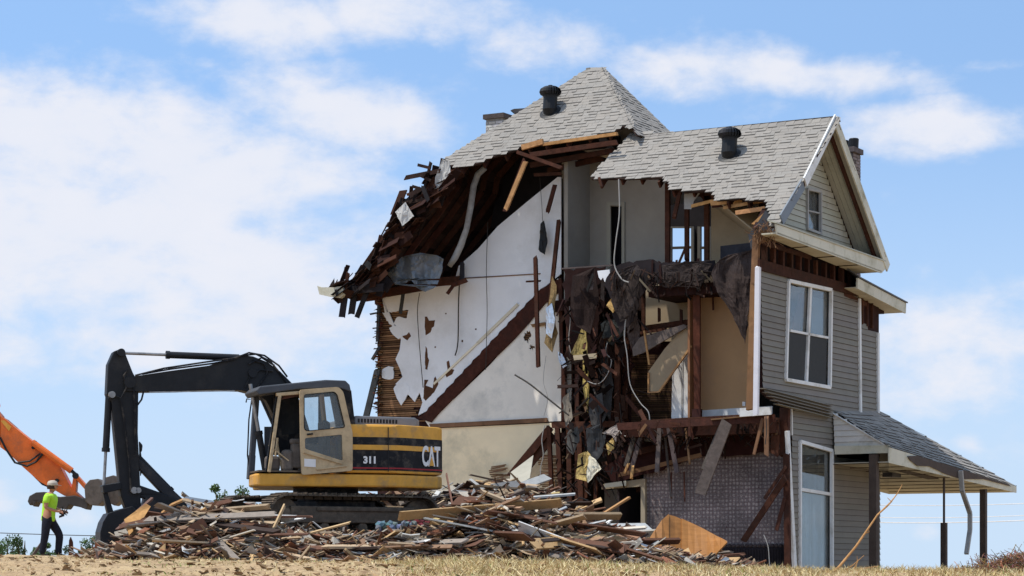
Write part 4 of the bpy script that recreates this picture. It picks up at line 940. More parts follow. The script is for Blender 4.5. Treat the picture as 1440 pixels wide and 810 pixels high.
INS = [([(824, 602), (845, 596), (852, 612), (846, 640), (838, 648), (826, 636)], 1.6, 'metal_dark', 'charred grey insulation mass hanging above the yellow batt', (.8, .8, .75)),
 ([(812, 640), (826, 634), (831, 640), (828, 678), (810, 677)], 1.5, 'insulation', 'yellow insulation batt hanging lowest in the torn stair shaft', (1.1, 1.05, .85)),
 ([(829, 640), (836, 644), (846, 660), (836, 668), (826, 679), (825, 666)], 1.35, 'plaster_cream', 'pale folded paper backing beside the lowest yellow insulation batt', (1, 1, .95)),
 ([(815, 470), (822, 448), (825, 476), (826, 500), (815, 505), (800, 502)], 2.2, 'insulation', 'tan insulation tuft hanging midway down the stair shaft', (.7, .7, .55)),
 ([(820, 500), (826, 505), (829, 545), (826, 580), (820, 545)], 2.1, 'insulation', 'long thin yellowish insulation strand in the stair shaft', (.9, .9, .65)),
 ([(776, 388), (784, 392), (780, 440), (784, 470), (777, 496), (766, 486), (770, 450)], 2.6, 'insulation', 'brown matted insulation hanging at the right end of the stair stringer', (.45, .4, .4)),
 ([(852, 430), (876, 398), (882, 408), (872, 420), (862, 440), (858, 434)], 1.5, 'insulation', 'tan insulation wad hanging below the attic floor', (.9, .75, .6)),
 ([(846, 610), (858, 602), (870, 596), (872, 604), (866, 622), (860, 612)], 1.3, 'plaster_grey', 'light plaster chunk with shreds above the insulation batts', (1.1, 1, 1)),
 ([(798, 606), (812, 600), (816, 618), (806, 640), (797, 630)], 1.7, 'duct_grey', 'grey torn duct wrap left of the yellow batt', (.28, .28, .27)),
 ([(852, 624), (862, 616), (864, 630), (856, 640)], 1.4, 'insulation', 'small yellow insulation tuft right of the lowest batt', (1, .9, .7)),
 ([(806, 380), (836, 376), (842, 420), (830, 470), (812, 466), (802, 430)], 1.9, 'carpet', 'dark felt hanging from the attic floor above the stair shaft', (.7, .6, .6)),
 ([(844, 452), (872, 446), (878, 470), (862, 486), (846, 476)], 2.0, 'metal_dark', 'sooty rag of roofing wrap in the middle of the stair shaft', (.4, .42, .36))]
INS += [([(800, 384), (812, 382), (816, 430), (812, 480), (804, 470), (798, 430)], 2.7, 'duct_grey', 'long grey brown felt strip at the left side of the stair shaft', (.22, .19, .18)),
 ([(846, 500), (858, 492), (862, 540), (858, 590), (850, 580), (846, 540)], 2.4, 'duct_grey', 'narrow dark felt strip hanging low in the stair shaft doorway', (.16, .15, .15)),
 ([(880, 444), (896, 436), (900, 470), (892, 500), (884, 480)], 1.9, 'grey_wood', 'grey brown rag of ceiling felt left of the leaning boards', (.8, .75, .75)),
 ([(828, 560), (846, 552), (852, 586), (842, 604), (830, 596)], 2.0, 'duct_grey', 'sooty felt clump resting on the second floor edge', (.2, .19, .19)),
 ([(790, 560), (800, 552), (806, 590), (796, 600)], 2.3, 'plaster_grey', 'small pale plaster flap right of the stair wall', (.8, .75, .7))]
for i, (p, v, m, lb2, c) in enumerate(INS):
    crumple('insulation' if m == 'insulation' else 'torn_wrap', m, rag(p, 1.0, 5, i), v, .12, lb2, 'insulation' if m == 'insulation' else 'torn wrap', i+20, c, n=8)
crumple('foil', 'foil', [(768, 430), (776, 426), (781, 450), (776, 476), (768, 470)], 2.5, .12, 'crumpled silver foil beside the brown matted insulation', 'foil', 41, n=7)
crumple('foil', 'foil', [(784, 494), (790, 496), (798, 514), (792, 518), (786, 508)], 2.8, .1, 'small silver foil scrap right of the lower stair wall', 'foil', 42, n=6)
# pipes and ducts
q = MB(); q.tube([HV(x, y, 2.6) for x, y in [(682, 236), (672, 245), (666, 262), (662, 290), (656, 322), (648, 345), (640, 362), (632, 374)]], [.07, .075, .075, .075, .07, .08, .08, .06], 10); tag(q.build('duct', 'duct_grey', None, HV(682, 236, 2.6), smooth=True), 'long pale bent pipe hanging down inside the roof from the shingle edge', 'pipe')
# cables
def cable(pts, v, r, m, label, group=None):
    P = [HV(x, y, v) for x, y in pts]; S2 = []
    for i in range(len(P)-1):
        p0, p1, p2, p3 = P[max(i-1, 0)], P[i], P[i+1], P[min(i+2, len(P)-1)]
        for k in range(5):
            t = k/5; S2.append(.5*((2*p1)+(p2-p0)*t+(2*p0-5*p1+4*p2-p3)*t*t+(3*p1-p0-3*p2+p3)*t**3))
    S2.append(P[-1]); q = MB(); q.tube(S2, r, 5); return tag(q.build('cable', m, None, P[0]), label, 'cable', group)
CB = [([(870, 252), (871, 300), (866, 340), (864, 372), (874, 392), (884, 397)], .9, .014, 'cable_white', 'long white cable hanging from the right roof edge past the dark doorway'),
 ([(880, 400), (882, 430), (878, 470), (882, 500), (886, 540), (900, 566), (912, 580), (912, 600), (896, 614), (876, 612), (870, 600)], 1.4, .012, 'cable_white', 'long cable looping down through the dark stair shaft to the second floor edge'),
 ([(686, 312), (684, 380), (685, 440), (683, 520)], 3.3, .008, 'cable_dark', 'thin dark wire hanging down the middle of the upper white wall'),
 ([(590, 412), (587, 440), (591, 500), (595, 545)], 3.3, .010, 'cable_dark', 'thin dark wire down the left part of the white wall'),
 ([(648, 372), (645, 420), (644, 480), (640, 500)], 3.3, .016, 'cable_dark', 'dark cable ending in a fork left of the sunlit streak'),
 ([(724, 527), (745, 540), (770, 560), (800, 584)], 2.2, .020, 'cable_dark', 'stiff dark conduit sloping across the pale lower stair wall'),
 ([(854, 482), (852, 496), (860, 508), (852, 530), (840, 540), (826, 536)], 1.8, .010, 'cable_white', 'pale wire loop in front of the dark shaft doorway'),
 ([(765, 585), (770, 560), (764, 535), (768, 500)], 2.6, .008, 'cable_white', 'thin pale wire beside the conduit on the lower stair wall'),
 ([(766, 598), (762, 618), (764, 640), (760, 660), (762, 680)], 2.7, .012, 'cable_white', 'white cable curling down over the lower stair'),
 ([(759, 250), (762, 290), (763, 312)], 3.3, .006, 'cable_dark', 'thin dark wire holding the black rag on the upper wall'),
 ([(800, 420), (802, 450), (800, 480), (806, 510)], 2.3, .010, 'cable_white', 'short pale wire left of the tan insulation tuft'),
 ([(886, 398), (884, 430), (880, 450), (878, 480)], 1.5, .010, 'cable_white', 'short pale cable below the insulation wad'),
 ([(969, 460), (972, 475), (974, 492), (968, 500)], 2.2, .008, 'cable_white', 'thin wire dangling beside the white panelled door'),
 ([(1077, 585), (1078, 605), (1076, 625)], .7, .010, 'cable_dark', 'short dark wire hanging below the corner of the second floor'),
 ([(1074, 752), (1080, 768), (1082, 790), (1084, 810)], 1.2, .010, 'cable_white', 'pale wire standing in front of the dark wainscot')]
for a in CB: cable(*a)
# downspout hanging from the porch gutter
q = MB(); pts = [onp(x, y, HP(-1.45, 0, 0), A_) for x, y in [(1351, 662), (1353, 690), (1364, 722), (1364, 745), (1359, 779)]]
for a, b in zip(pts, pts[1:]): q.beam(a, b, .07, .1, A_)
tag(q.build('downspout', 'duct_grey', None, pts[0]), 'bent grey downspout dangling from the porch gutter', 'downspout')
# dangling eave end boards, far left
hang('gutter_piece', 'trim_cream', [(446, 402), (452, 404), (470, 404), (482, 402), (484, 414), (478, 419), (462, 417), (449, 414)], 1.5, .12, 'pale broken gutter piece sticking out from the far left eave', 'gutter')
sticks('hanging_board', 'interior_dark', [(486, 410, 481, 444, 1.7, .16, .04), (499, 408, 494, 442, 1.8, .16, .04), (515, 412, 502, 446, 1.7, .12, .04), (474, 410, 540, 404, 1.6, .18, .05), (500, 395, 540, 408, 1.9, .35, .04), (524, 380, 548, 404, 1.9, .3, .04)], house)
sticks('sheathing_board', 'deck_wood', [(588, 232, 604, 236, 1.5, .07, .03), (591, 247, 606, 254, 1.5, .06, .03), (580, 262, 600, 268, 1.4, .07, .03), (606, 228, 590, 294, 1.6, .06, .05), (616, 262, 588, 330, 2.2, .05, .05), (570, 250, 620, 240, 1.6, .1, .03), (566, 286, 600, 280, 1.5, .07, .03)], house)
sticks('eave_board', 'old_wood', [(634, 402, 656, 394, 2.9, .10, .05), (600, 398, 646, 394, 3.0, .20, .05), (630, 412, 640, 398, 2.8, .08, .03), (543, 412, 600, 402, 3.2, .2, .05)], house)
sticks('broken_rafter', 'fresh_wood', [(739, 228, 711, 295, 1.5, .10, .05)], house)
sticks('wall_stud', 'metal_dark', [(567, 413, 563, 440, 3.2, .08, .04), (650, 370, 650, 395, 3.2, .1, .05)], house)

rs = random.Random(77)
for i in range(60):        # broken strips and splinters dangling in the stair shaft
    x = rs.gauss(846, 26); y = rs.uniform(378, 640)
    if not 792 < x < 902: continue
    L_ = rs.uniform(8, 42); a = rs.gauss(math.pi/2, .55); v = rs.uniform(1.7, 3.2)
    k = rs.random(); m = 'interior_brown' if k < .45 else ('old_wood' if k < .75 else ('grey_wood' if k < .93 else 'lath'))
    sticks('hanging_lath', m, [(x, y, x+math.cos(a)*L_, y+math.sin(a)*L_, v, rs.uniform(.025, .10), rs.uniform(.012, .03), rs.uniform(-.2, .2))], house)
for i in range(46):        # splintered ends along the second floor edge
    x = rs.uniform(872, 1095); y = 597-(x-872)*.05+rs.uniform(-3, 10); L_ = rs.uniform(6, 26); a = rs.gauss(math.pi/2, .7); k = rs.random()
    sticks('broken_lath', 'old_wood' if k < .6 else ('interior_brown' if k < .8 else 'lath'), [(x, y, x+math.cos(a)*L_, y+math.sin(a)*L_, rs.uniform(.9, 1.6), rs.uniform(.02, .07), .02)], house)
for i in range(14):        # torn edge of the left eave
    f = rs.random(); (x0, y0) = (450+150*f, 404-150*f+18*math.sin(f*6)); L_ = rs.uniform(6, 24); a = rs.choice((rs.gauss(math.pi-.7, .4), rs.gauss(1.4, .4), rs.gauss(1.4, .4)))
    sticks('splinter', rs.choice(('old_wood', 'deck_wood', 'roof_felt')), [(x0+10, y0+8, x0+10+math.cos(a)*L_, y0+8+math.sin(a)*L_, rs.uniform(1.3, 1.9), rs.uniform(.04, .14), .02)], house)

tg = MB()                  # the finer tangle in the shaft and along the torn floors
def bit(x, y, a, L_, v, w, t, c):
    p, q_ = HV(x, y, v), HV(x+math.cos(a)*L_, y+math.sin(a)*L_, v+rs.uniform(-.25, .25)); tg.beam(p, q_, t, w, V3((rs.gauss(0, 1), rs.gauss(0, 1), rs.gauss(0, 1))), c, jag=min(.03, w*.5))
CT = [(.026, .014, .011), (.018, .012, .011), (.045, .022, .015), (.014, .013, .013), (.06, .05, .043), (.10, .062, .035), (.26, .21, .14)]
for i in range(330):
    x = rs.gauss(842, 30); y = rs.triangular(376, 690, 560 if rs.random() < .5 else 420)
    if not 790 < x < 905: continue
    c = CT[min(6, int(abs(rs.gauss(0, 2.2))))]; k = rs.uniform(.6, 1.3)
    bit(x, y, rs.gauss(math.pi/2, .9), rs.uniform(4, 32), rs.uniform(1.6, 3.4), rs.choice((rs.uniform(.01, .04), rs.uniform(.05, .16))), rs.uniform(.004, .02), tuple(q_*k for q_ in c))
for i in range(420):
    k = rs.random()
    if k < .45: x = rs.uniform(862, 1100); y = 600-(x-872)*.05+abs(rs.gauss(0, 14))
    elif k < .8: x = rs.uniform(860, 1004); y = 378+abs(rs.gauss(0, 14))
    else: x = rs.uniform(780, 880); y = rs.uniform(596, 690)
    c = CT[min(6, int(abs(rs.gauss(0, 2.0))))]; kk = rs.uniform(.6, 1.3)
    bit(x, y, rs.gauss(math.pi/2, .6), rs.uniform(4, 24), rs.uniform(1.0, 2.0), rs.uniform(.01, .05), rs.uniform(.004, .02), tuple(q_*kk for q_ in c))
for i in range(150):      # dark ragged underside of the far left eave
    f = rs.random(); x0, y0 = (462+150*f, 408-145*f+16*math.sin(f*6)); k = rs.uniform(.6, 1.5)
    bit(x0+rs.uniform(-4, 22), y0+rs.uniform(-4, 20), rs.gauss(-.75, .35), rs.uniform(10, 40), rs.uniform(1.5, 1.9), rs.uniform(.06, .24), rs.uniform(.01, .03), tuple(q_*k for q_ in rs.choice(((.03, .013, .01), (.02, .015, .015), (.06, .025, .015), (.05, .02, .012)))))
for i in range(150):      # lath ends beside the left edge of the stair wall
    y = rs.uniform(418, 600); bit(535+rs.uniform(-3, 4), y, math.pi+rs.gauss(0, .25), rs.uniform(2, 9), 3.42, .03, .01, tuple(q_*rs.uniform(.5, 1.3) for q_ in (.14, .07, .035)))
mat('tangle', (1, 1, 1), .9, .3, 9)
tag(tg.build('splinter_tangle', 'tangle', house, house.location), kind='stuff')
# ================================================================== excavators
mat('cat_yellow', (.66, .33, .055), .5, .12, 5, coat=.08, dirt=(.36, .22, .10), dirt_amt=.42, dirt_scale=3.2)
mat('cat_black', (.013, .013, .015), .5, .25, 6, dirt=(.11, .09, .07), dirt_amt=.42, dirt_scale=4)
mat('steel_black', (.008, .0085, .0105), .55, .3, 5, spec=.3, dirt=(.03, .027, .024), dirt_amt=.35)
mat('steel_rub', (.30, .29, .28), .4, .3, 9, metal=.6)
mat('door_tan', (.52, .385, .225), .5, .12, 5, coat=.05, dirt=(.27, .19, .11), dirt_amt=.45, dirt_scale=4)
mat('hood_grey', (.075, .08, .09), .6, .1, 5)
mat('hood_light', (.20, .21, .225), .6, .1, 5)
mat('track_steel', (.10, .078, .058), .75, .3, 9, bump=.3, dirt=(.20, .15, .10), dirt_amt=.45, dirt_scale=4)
mat('decal_white', (.75, .73, .7), .5, .05, 5)
mat('decal_red', (.30, .03, .035), .5, .1, 5)
mat('orange_paint', (.70, .15, .03), .5, .14, 4, coat=.1, dirt=(.33, .11, .05), dirt_amt=.4, dirt_scale=2.5)
mat('bucket_rust', (.15, .125, .105), .7, .35, 6, dirt=(.09, .07, .06), dirt_amt=.45, metal=.2)
mat('seat_cloth', (.12, .09, .07), .9, .3, 8)
class Machine:
    def __init__(s, c, z0, yaw_up, yaw_tr, name, label):
        s.c = V3((c[0], c[1], z0)); s.root = empty(name, s.c, label, 'excavator'); s.s = 1
        def fr(yaw): f = V3((-math.cos(yaw), -math.sin(yaw), 0)); return f, V3((math.sin(yaw), -math.cos(yaw), 0))   # forward, left(near) side
        s.fu, s.lu = fr(yaw_up); s.ft, s.lt = fr(yaw_tr)
    def U(s, x, y, z): return s.c+s.fu*x+s.lu*y+UP*z
    def T(s, x, y, z): return s.c+s.ft*x+s.lt*y+UP*z
    def px(s, px, py, y): return onp(px, py, s.U(0, y, 0), s.lu)
    def b(s, m, name, mt, par=None, bevel=0, smooth=False): return m.build(name, mt, par or s.root, s.c, bevel=bevel, smooth=smooth)
    def plate(s, pts, y, th, c=(1, 1, 1), holes=()):
        return MB().prism([s.px(a, b, y) for a, b in pts], s.lu*-th, [[s.px(a, b, y) for a, b in h] for h in holes], c)
def rounded(pts, r, n=4):
    out = []; k = len(pts)
    for i in range(k):
        p0, p1, p2 = V3((*pts[i-1], 0)), V3((*pts[i], 0)), V3((*pts[(i+1) % k], 0))
        a = p1+(p0-p1).normalized()*min(r, (p0-p1).length*.45); b = p1+(p2-p1).normalized()*min(r, (p2-p1).length*.45)
        for j in range(n+1):
            t = j/n; q = a*(1-t)**2+p1*2*t*(1-t)+b*t*t; out.append((q.x, q.y))
    return out
def undercarriage(M, L_=3.45, gauge=1.0, w=.5, h=.74, body='cat_black', wheelc='track_steel'):
    rr = h/2-.03; cx = L_/2-rr-.03
    for sd in (1, -1):
        y0 = sd*gauge
        path = []; n = 12; Ls = 2*cx
        for i in range(14): path.append((-cx+Ls*i/14, rr, 0))
        for i in range(n): a = math.pi/2-math.pi*i/n; path.append((cx+math.cos(a)*rr, math.sin(a)*rr, a))
        for i in range(14): path.append((cx-Ls*i/14, -rr, 0))
        for i in range(n): a = -math.pi/2-math.pi*i/n; path.append((-cx+math.cos(a)*rr, math.sin(a)*rr, a))
        tr = MB(); k = len(path)
        for i in range(k):
            (xa, za, _1), (xb, zb, _2) = path[i], path[(i+1) % k]; zc_ = h/2
            p, q = M.T(xa, y0, za+zc_), M.T(xb, y0, zb+zc_); d = q-p; nrm = M.lt.cross(d).normalized()
            if nrm.dot((p+q)/2-M.T(0, y0, zc_)) < 0: nrm = -nrm
            g = jit(random.uniform(.7, 1.25), .1)
            tr.bx((p+q)/2, d*.47, M.lt*w/2, nrm*.014, g)
            tr.bx(p+d*.12+nrm*.028, d.normalized()*.012, M.lt*w/2, nrm*.022, g); tr.bx(p+d*.6+nrm*.022, d.normalized()*.01, M.lt*w/2, nrm*.015, g)
            tr.bx((p+q)/2-nrm*.04, d*.42, M.lt*.07, nrm*.03, (.6, .6, .6))
        t = M.b(tr, 'track', 'track_steel')
        fm = MB(); fm.bx(M.T(0, y0, h/2), M.ft*(cx-.1), M.lt*.14, UP*.15); fm.bx(M.T(-.1, y0, h/2+.1), M.ft*(cx-.5), M.lt*.17, UP*.04); M.b(fm, 'track_frame', 'track_steel', t, bevel=.02)
        for (wx, nm, r_) in ((cx, 'idler', rr-.05), (-cx, 'sprocket', rr-.05)):
            wm = MB(); wm.lathe([(.06, -.13), (r_*.4, -.12), (r_*.5, -.07), (r_, -.06), (r_, .06), (r_*.5, .07), (r_*.4, .12), (.06, .13)], M.T(wx, y0, h/2), M.lt, 22); M.b(wm, nm, 'track_steel', t)
        for i in range(6):
            wm = MB(); wm.lathe([(.09, -.12), (.09, .12)], M.T(-cx+.4+i*(2*cx-.8)/5, y0, .14), M.lt, 12); M.b(wm, 'roller', 'track_steel', t)
    cb = MB(); cb.bx(M.T(0, 0, .5), M.ft*.6, M.lt*.85, UP*.14); cb.bx(M.T(0, 0, .42), M.ft*.9, M.lt*.5, UP*.1); M.b(cb, 'chassis', body, bevel=.03)
    sr = MB(); sr.lathe([(.52, .62), (.52, .74), (.60, .74), (.60, .88)], M.c, UP, 28); M.b(sr, 'slew_ring', body)
def outline(hw=1.22, xf=-.08, xr=-2.12):
    right = [(xf, hw), (-1.0, hw), (-1.14, hw-.05), (-1.96, .66), (-2.08, .50), (xr, .15)]
    return right, right+[(x, -y) for x, y in reversed(right)]
def body(M, paint, band, zt=2.0, zb=1.12):
    near, full = outline()
    dk = [(1.5, 1.12), (1.54, .9), (1.5, .3), (1.15, -.3), (1.12, -1.2)]+[(x, y) for x, y in reversed(outline(1.2)[1])]
    q = MB(); q.prism([M.U(x, y, .87) for x, y in dk], UP*.23); deck = M.b(q, 'deck', paint, bevel=.035)
    q = MB(); q.prism([M.U(x, y, zb+.002) for x, y in full], UP*(zt-zb)); hs = M.b(q, 'engine_housing', paint, bevel=.05)
    def strip(z0, z1, off, mt, nm, i0=0, i1=None, clipx=None):
        pts = near[i0:i1]
        for sg in (1, -1):
            q = MB()
            P = [V3((x, y*sg, 0)) for x, y in pts]; Np = []
            for i in range(len(P)):
                d = (P[min(i+1, len(P)-1)]-P[max(i-1, 0)]).normalized(); nn = V3((-d.y, d.x, 0)); nn = nn if nn.dot(V3((.6, sg, 0))) > 0 or nn.x < 0 and nn.y*sg > 0 else -nn
                if nn.y*sg < -.2: nn = -nn
                if abs(nn.y) < .3 and nn.x > 0: nn = -nn
                Np.append(nn)
            for i in range(len(P)-1):
                a, b = P[i]+Np[i]*off, P[i+1]+Np[i+1]*off
                q.add([M.U(a.x, a.y, z0), M.U(b.x, b.y, z0), M.U(b.x, b.y, z1), M.U(a.x, a.y, z1), M.U(P[i].x, P[i].y, z0), M.U(P[i+1].x, P[i+1].y, z0), M.U(P[i+1].x, P[i+1].y, z1), M.U(P[i].x, P[i].y, z1)], [(0, 1, 2, 3), (4, 5, 1, 0), (7, 6, 2, 3)])
            M.b(q, nm, mt, hs)
    if band:
        strip(1.17, 1.77, .006, 'cat_black', 'band'); strip(1.54, 1.63, .014, paint, 'stripe', 0, 4); strip(1.20, 1.225, .012, 'decal_red', 'stripe')
        q = MB(); q.bx(M.U(-.86, 1.229, 1.55), M.fu*.006, M.lu*.008, UP*.4); M.b(q, 'panel_seam', 'steel_black', hs)
    # louvred hood
    q = MB(); q.prism([M.U(x, y, zt+.001) for x, y in [(-.28, 1.05), (-1.5, .8), (-1.7, .3), (-1.7, -.9), (-.28, -1.0)]], UP*.16); hd = M.b(q, 'hood', 'hood_light', hs, bevel=.03)
    for i in range(13):
        q = MB(); x = -.36-i*.062; q.bx(M.U(x, 1.052-(i+1.3)*.0128, zt+.075), M.fu*.018, M.lu*.006, UP*.035); M.b(q, 'vent_slot', 'vent_black', hd)
    return deck, hs
def text3d(s, size, o, right, up, ext, mt, name, par, M, bold=.02, sxk=1.0):
    cu = bpy.data.curves.new(name, 'FONT'); cu.body = s; cu.size = size; cu.extrude = ext; cu.offset = bold; cu.align_x = 'CENTER'
    tmp = bpy.data.objects.new(name, cu); COL.objects.link(tmp); dg = bpy.context.evaluated_depsgraph_get(); me = bpy.data.meshes.new_from_object(tmp.evaluated_get(dg))
    bpy.data.objects.remove(tmp); n = right.cross(up).normalized()
    for v in me.vertices: p = v.co; v.co = (o+right*p.x*sxk+up*p.y+n*p.z)-M.c
    me.materials.clear(); me.materials.append(MATS[mt]); ca_ = me.color_attributes.new('Col', 'FLOAT_COLOR', 'CORNER'); ca_.data.foreach_set('color', [1.0]*4*len(me.loops))
    o_ = bpy.data.objects.new(name, me); COL.objects.link(o_); o_.parent = par; return o_
YM = 44.5
M = Machine(((458-720)/F*YM, YM), CZ+(H0-754)/F*YM+.0, R(18), R(31), 'excavator', 'yellow and black excavator with tan cab door standing on rubble before the torn house')
undercarriage(M)
deck, hs = body(M, 'cat_yellow', True)
text3d('311', .17, M.U(-.52, 1.238, 1.30), -M.fu, UP, .003, 'decal_white', 'model_number', hs, M, .008)
# big letters on the rear quarter
rt_ = (M.U(-1.96, .66, 0)-M.U(-1.14, 1.17, 0)).normalized(); nn_ = rt_.cross(UP).normalized(); mid = M.U(-1.14, 1.17, 0)*.22+M.U(-1.96, .66, 0)*.78
LET = text3d('CAT', .50, mid+nn_*.02+UP*1.29, rt_*1.0, UP, .004, 'decal_white', 'lettering', hs, M, .014, .50)
q = MB(); o = mid+nn_*.034+UP*1.285; q.prism([o+rt_*-.06, o+rt_*.065, o+rt_*.003+UP*.17], nn_*.004); M.b(q, 'logo_triangle', 'cat_yellow', hs)
# cab
UPX = lambda a, b, y=1.18: M.px(a, b, y)
q = MB(); q.prism([M.px(a, b, 1.2) for a, b in [(360, 549), (366, 543), (458, 534), (486, 535), (492, 541), (494, 551), (480, 546), (420, 547), (364, 555)]], M.lu*-1.02)
cabr = M.b(q, 'cab_roof', 'hood_grey', bevel=.02)
q = MB(); q.prism([M.px(a, b, 1.17) for a, b in [(481, 547), (494, 549), (500, 602), (499, 612), (493, 610)]], M.lu*-.98); M.b(q, 'cab_rear', 'cat_black')
q = MB(); q.prism([M.px(a, b, .22) for a, b in [(385, 552), (481, 547), (499, 605), (499, 640), (384, 640)]], M.lu*-.03, [[M.px(a, b, .22) for a, b in [(396, 562), (448, 558), (448, 606), (396, 612)]], [M.px(a, b, .22) for a, b in [(456, 558), (474, 557), (488, 603), (456, 604)]]]); M.b(q, 'cab_side', 'cat_black')
q = MB(); q.beam(M.px(452, 555, .5), M.px(458, 612, .5), .05, .17, M.lu); M.b(q, 'cab_pillar', 'cat_yellow')
q = MB(); q.prism([M.px(a, b, .4) for a, b in [(430, 635), (455, 618), (484, 612), (484, 655), (430, 655)]], M.lu*-.08); M.b(q, 'inner_panel', 'cat_yellow')
q = MB(); q.beam(M.px(361, 552, .32), M.px(352, 674, .32), .1, .13, M.lu); q.beam(M.px(354, 640, .3), M.px(352, 674, .3), .12, .16, M.lu); M.b(q, 'cab_pillar', 'hood_grey', bevel=.015)
q = MB(); q.beam(M.px(393, 556, 1.15), M.px(378, 664, 1.15), .06, .09, M.lu); q.beam(M.px(388, 555, 1.15), M.px(425, 552, 1.15), .06, .08, M.lu); M.b(q, 'cab_pillar', 'door_tan', bevel=.01)
q = MB(); q.beam(M.px(390, 556, 1.12), M.px(375, 664, 1.12), .05, .07, M.lu, (.4, .4, .4)); q.beam(M.px(366, 558, .9), M.px(385, 600, .9), .04, .06, M.lu); M.b(q, 'cab_pillar', 'cat_black')
q = MB(); q.prism([M.px(a, b, .25) for a, b in [(372, 600), (384, 600), (384, 655), (372, 655)]], M.lu*-.03); M.b(q, 'cab_front_panel', 'hood_grey')
q = MB(); q.prism([M.px(a, b, 1.15) for a, b in [(425, 556), (421, 552), (400, 554), (396, 562)]], M.lu*-.05); M.b(q, 'header', 'old_wood')
q = MB(); q.prism([M.U(x, y, 1.125) for x, y in [(1.5, 1.15), (1.5, .2), (.1, .2), (.1, 1.15)]], UP*.03); M.b(q, 'cab_floor', 'track_steel')
# seat, console
q = MB(); q.bx(M.U(.45, .7, 1.45), M.fu*.25, M.lu*.25, UP*.07); q.bx(M.U(.2, .7, 1.75), M.fu*.07+UP*.02, M.lu*.24, UP*.32); q.bx(M.U(.45, .7, 1.25), M.fu*.2, M.lu*.2, UP*.14); M.b(q, 'seat', 'seat_cloth', bevel=.05)
q = MB(); q.bx(M.U(.6, 1.0, 1.42), M.fu*.28, M.lu*.07, UP*.22); q.bx(M.U(.75, 1.0, 1.68), M.fu*.15, M.lu*.06, UP*.05); M.b(q, 'console', 'bucket_rust', bevel=.03)
q = MB(); q.tube([M.U(.95, .6, 1.15), M.U(1.05, .6, 1.7)], .02, 6); q.tube([M.U(1.15, .8, 1.15), M.U(1.08, .8, 1.75)], .02, 6); q.beam(M.px(378, 626, 1.1), M.px(406, 648, 1.1), .02, .02, M.lu); M.b(q, 'lever', 'door_tan')
q = MB(); q.bx(M.U(1.2, .9, 1.28), M.fu*.14+M.lu*.05, M.lu*.12, UP*.14); q.bx(M.U(.95, 1.0, 1.33), M.fu*.1, M.lu*.1, UP*.2); M.b(q, 'rag_bundle', 'bucket_rust', bevel=.06)
# door
do = rounded([(421.5, 548), (476, 544), (483, 551), (496, 609), (496, 662), (424.5, 668), (422.5, 630)], 4)
h1 = rounded([(427.8, 555), (470, 551), (474, 555), (485, 601), (431, 606), (427.8, 603)], 3); h2 = rounded([(429, 616), (481, 611), (482, 648), (429, 631)], 2.5)
dm = MB(); dm.prism([M.px(a, b, 1.26) for a, b in do], M.lu*-.05, [[M.px(a, b, 1.26) for a, b in h] for h in (h1, h2)]); door = M.b(dm, 'door', 'door_tan', bevel=.008)
q = MB(); q.prism([M.px(a, b, 1.235) for a, b in h1], M.lu*-.005); M.b(q, 'pane', 'glass', door)
q = MB(); q.prism([M.px(a, b, 1.235) for a, b in h2], M.lu*-.005); M.b(q, 'pane', 'glass', door)
for hh in (h1,):
    q = MB(); P = [M.px(a, b, 1.262) for a, b in hh]
    for i in range(len(P)): q.beam(P[i], P[(i+1) % len(P)], .012, .018, M.lu)
    M.b(q, 'pane_seal', 'cat_black', door)
q = MB(); q.beam(M.px(432, 611, 1.28), M.px(440, 610, 1.28), .03, .04, M.lu); M.b(q, 'door_handle', 'cat_black', door)
q = MB(); q.beam(M.px(427, 636, 1.275), M.px(481, 652, 1.275), .02, .035, M.lu); q.beam(M.px(445, 660, 1.275), M.px(488, 655, 1.275), .02, .03, M.lu); M.b(q, 'door_rib', 'door_tan', door)
q = MB(); q.prism([M.px(a, b, 1.272) for a, b in [(428, 645), (444, 646), (444, 657), (428, 656)]], M.lu*-.01); M.b(q, 'notice', 'decal_white', door)
q = MB(); q.tube([M.px(a, b, .35) for a, b in [(346, 566), (347, 561), (354, 562), (350, 590), (348, 640), (351, 662)]], .014, 6); M.b(q, 'mirror_bracket', 'cat_black')
# boom
yB = -.1; hb = .19
def arm(pts, th, name, mt, y=yB, par=None, bevel=.02, c=(1, 1, 1), holes=()):
    q = M.plate(pts, y+th/2, th, c, holes); return M.b(q, name, mt, par, bevel=bevel)
boomp = [(176, 533), (189, 529), (235, 522), (294, 514), (320, 505), (338, 499), (356, 501), (376, 509), (394, 522), (412, 540), (428, 580), (446, 640), (440, 665), (412, 668), (400, 640), (388, 590), (374, 563), (360, 554), (340, 549), (300, 548), (252, 550), (190, 551), (176, 550)]
boom = arm(boomp, .38, 'boom', 'steel_black')
q = MB(); q.beam(M.px(210, 551.5, yB+.19), M.px(330, 549.5, yB+.19), .02, .02, M.lu); M.b(q, 'boom_edge', 'steel_rub', boom)
stickp = [(160, 494), (168, 491), (176, 496), (187, 524), (195, 538), (194, 608), (196, 650), (199, 722), (190, 728), (178, 718), (170, 697), (165, 646), (157, 566), (150, 554), (152, 512)]
stick = arm(stickp, .30, 'stick', 'steel_black')
def cyl(a, b, r0, r1, y, split=.5, nm='hydraulic_cylinder', par=None, mt='steel_black'):
    A, B = M.px(*a, y), M.px(*b, y); C = A+(B-A)*split; q = MB(); q.tube([A, C], r0, 12); q.lathe([(r0*1.2, 0), (r0*1.2, .07)], C-(B-A).normalized()*.07, (B-A), 12); k = M.b(q, nm, mt, par, smooth=False)
    q = MB(); q.tube([C, B], r1, 10); M.b(q, 'piston_rod', 'steel_rub', k); return k
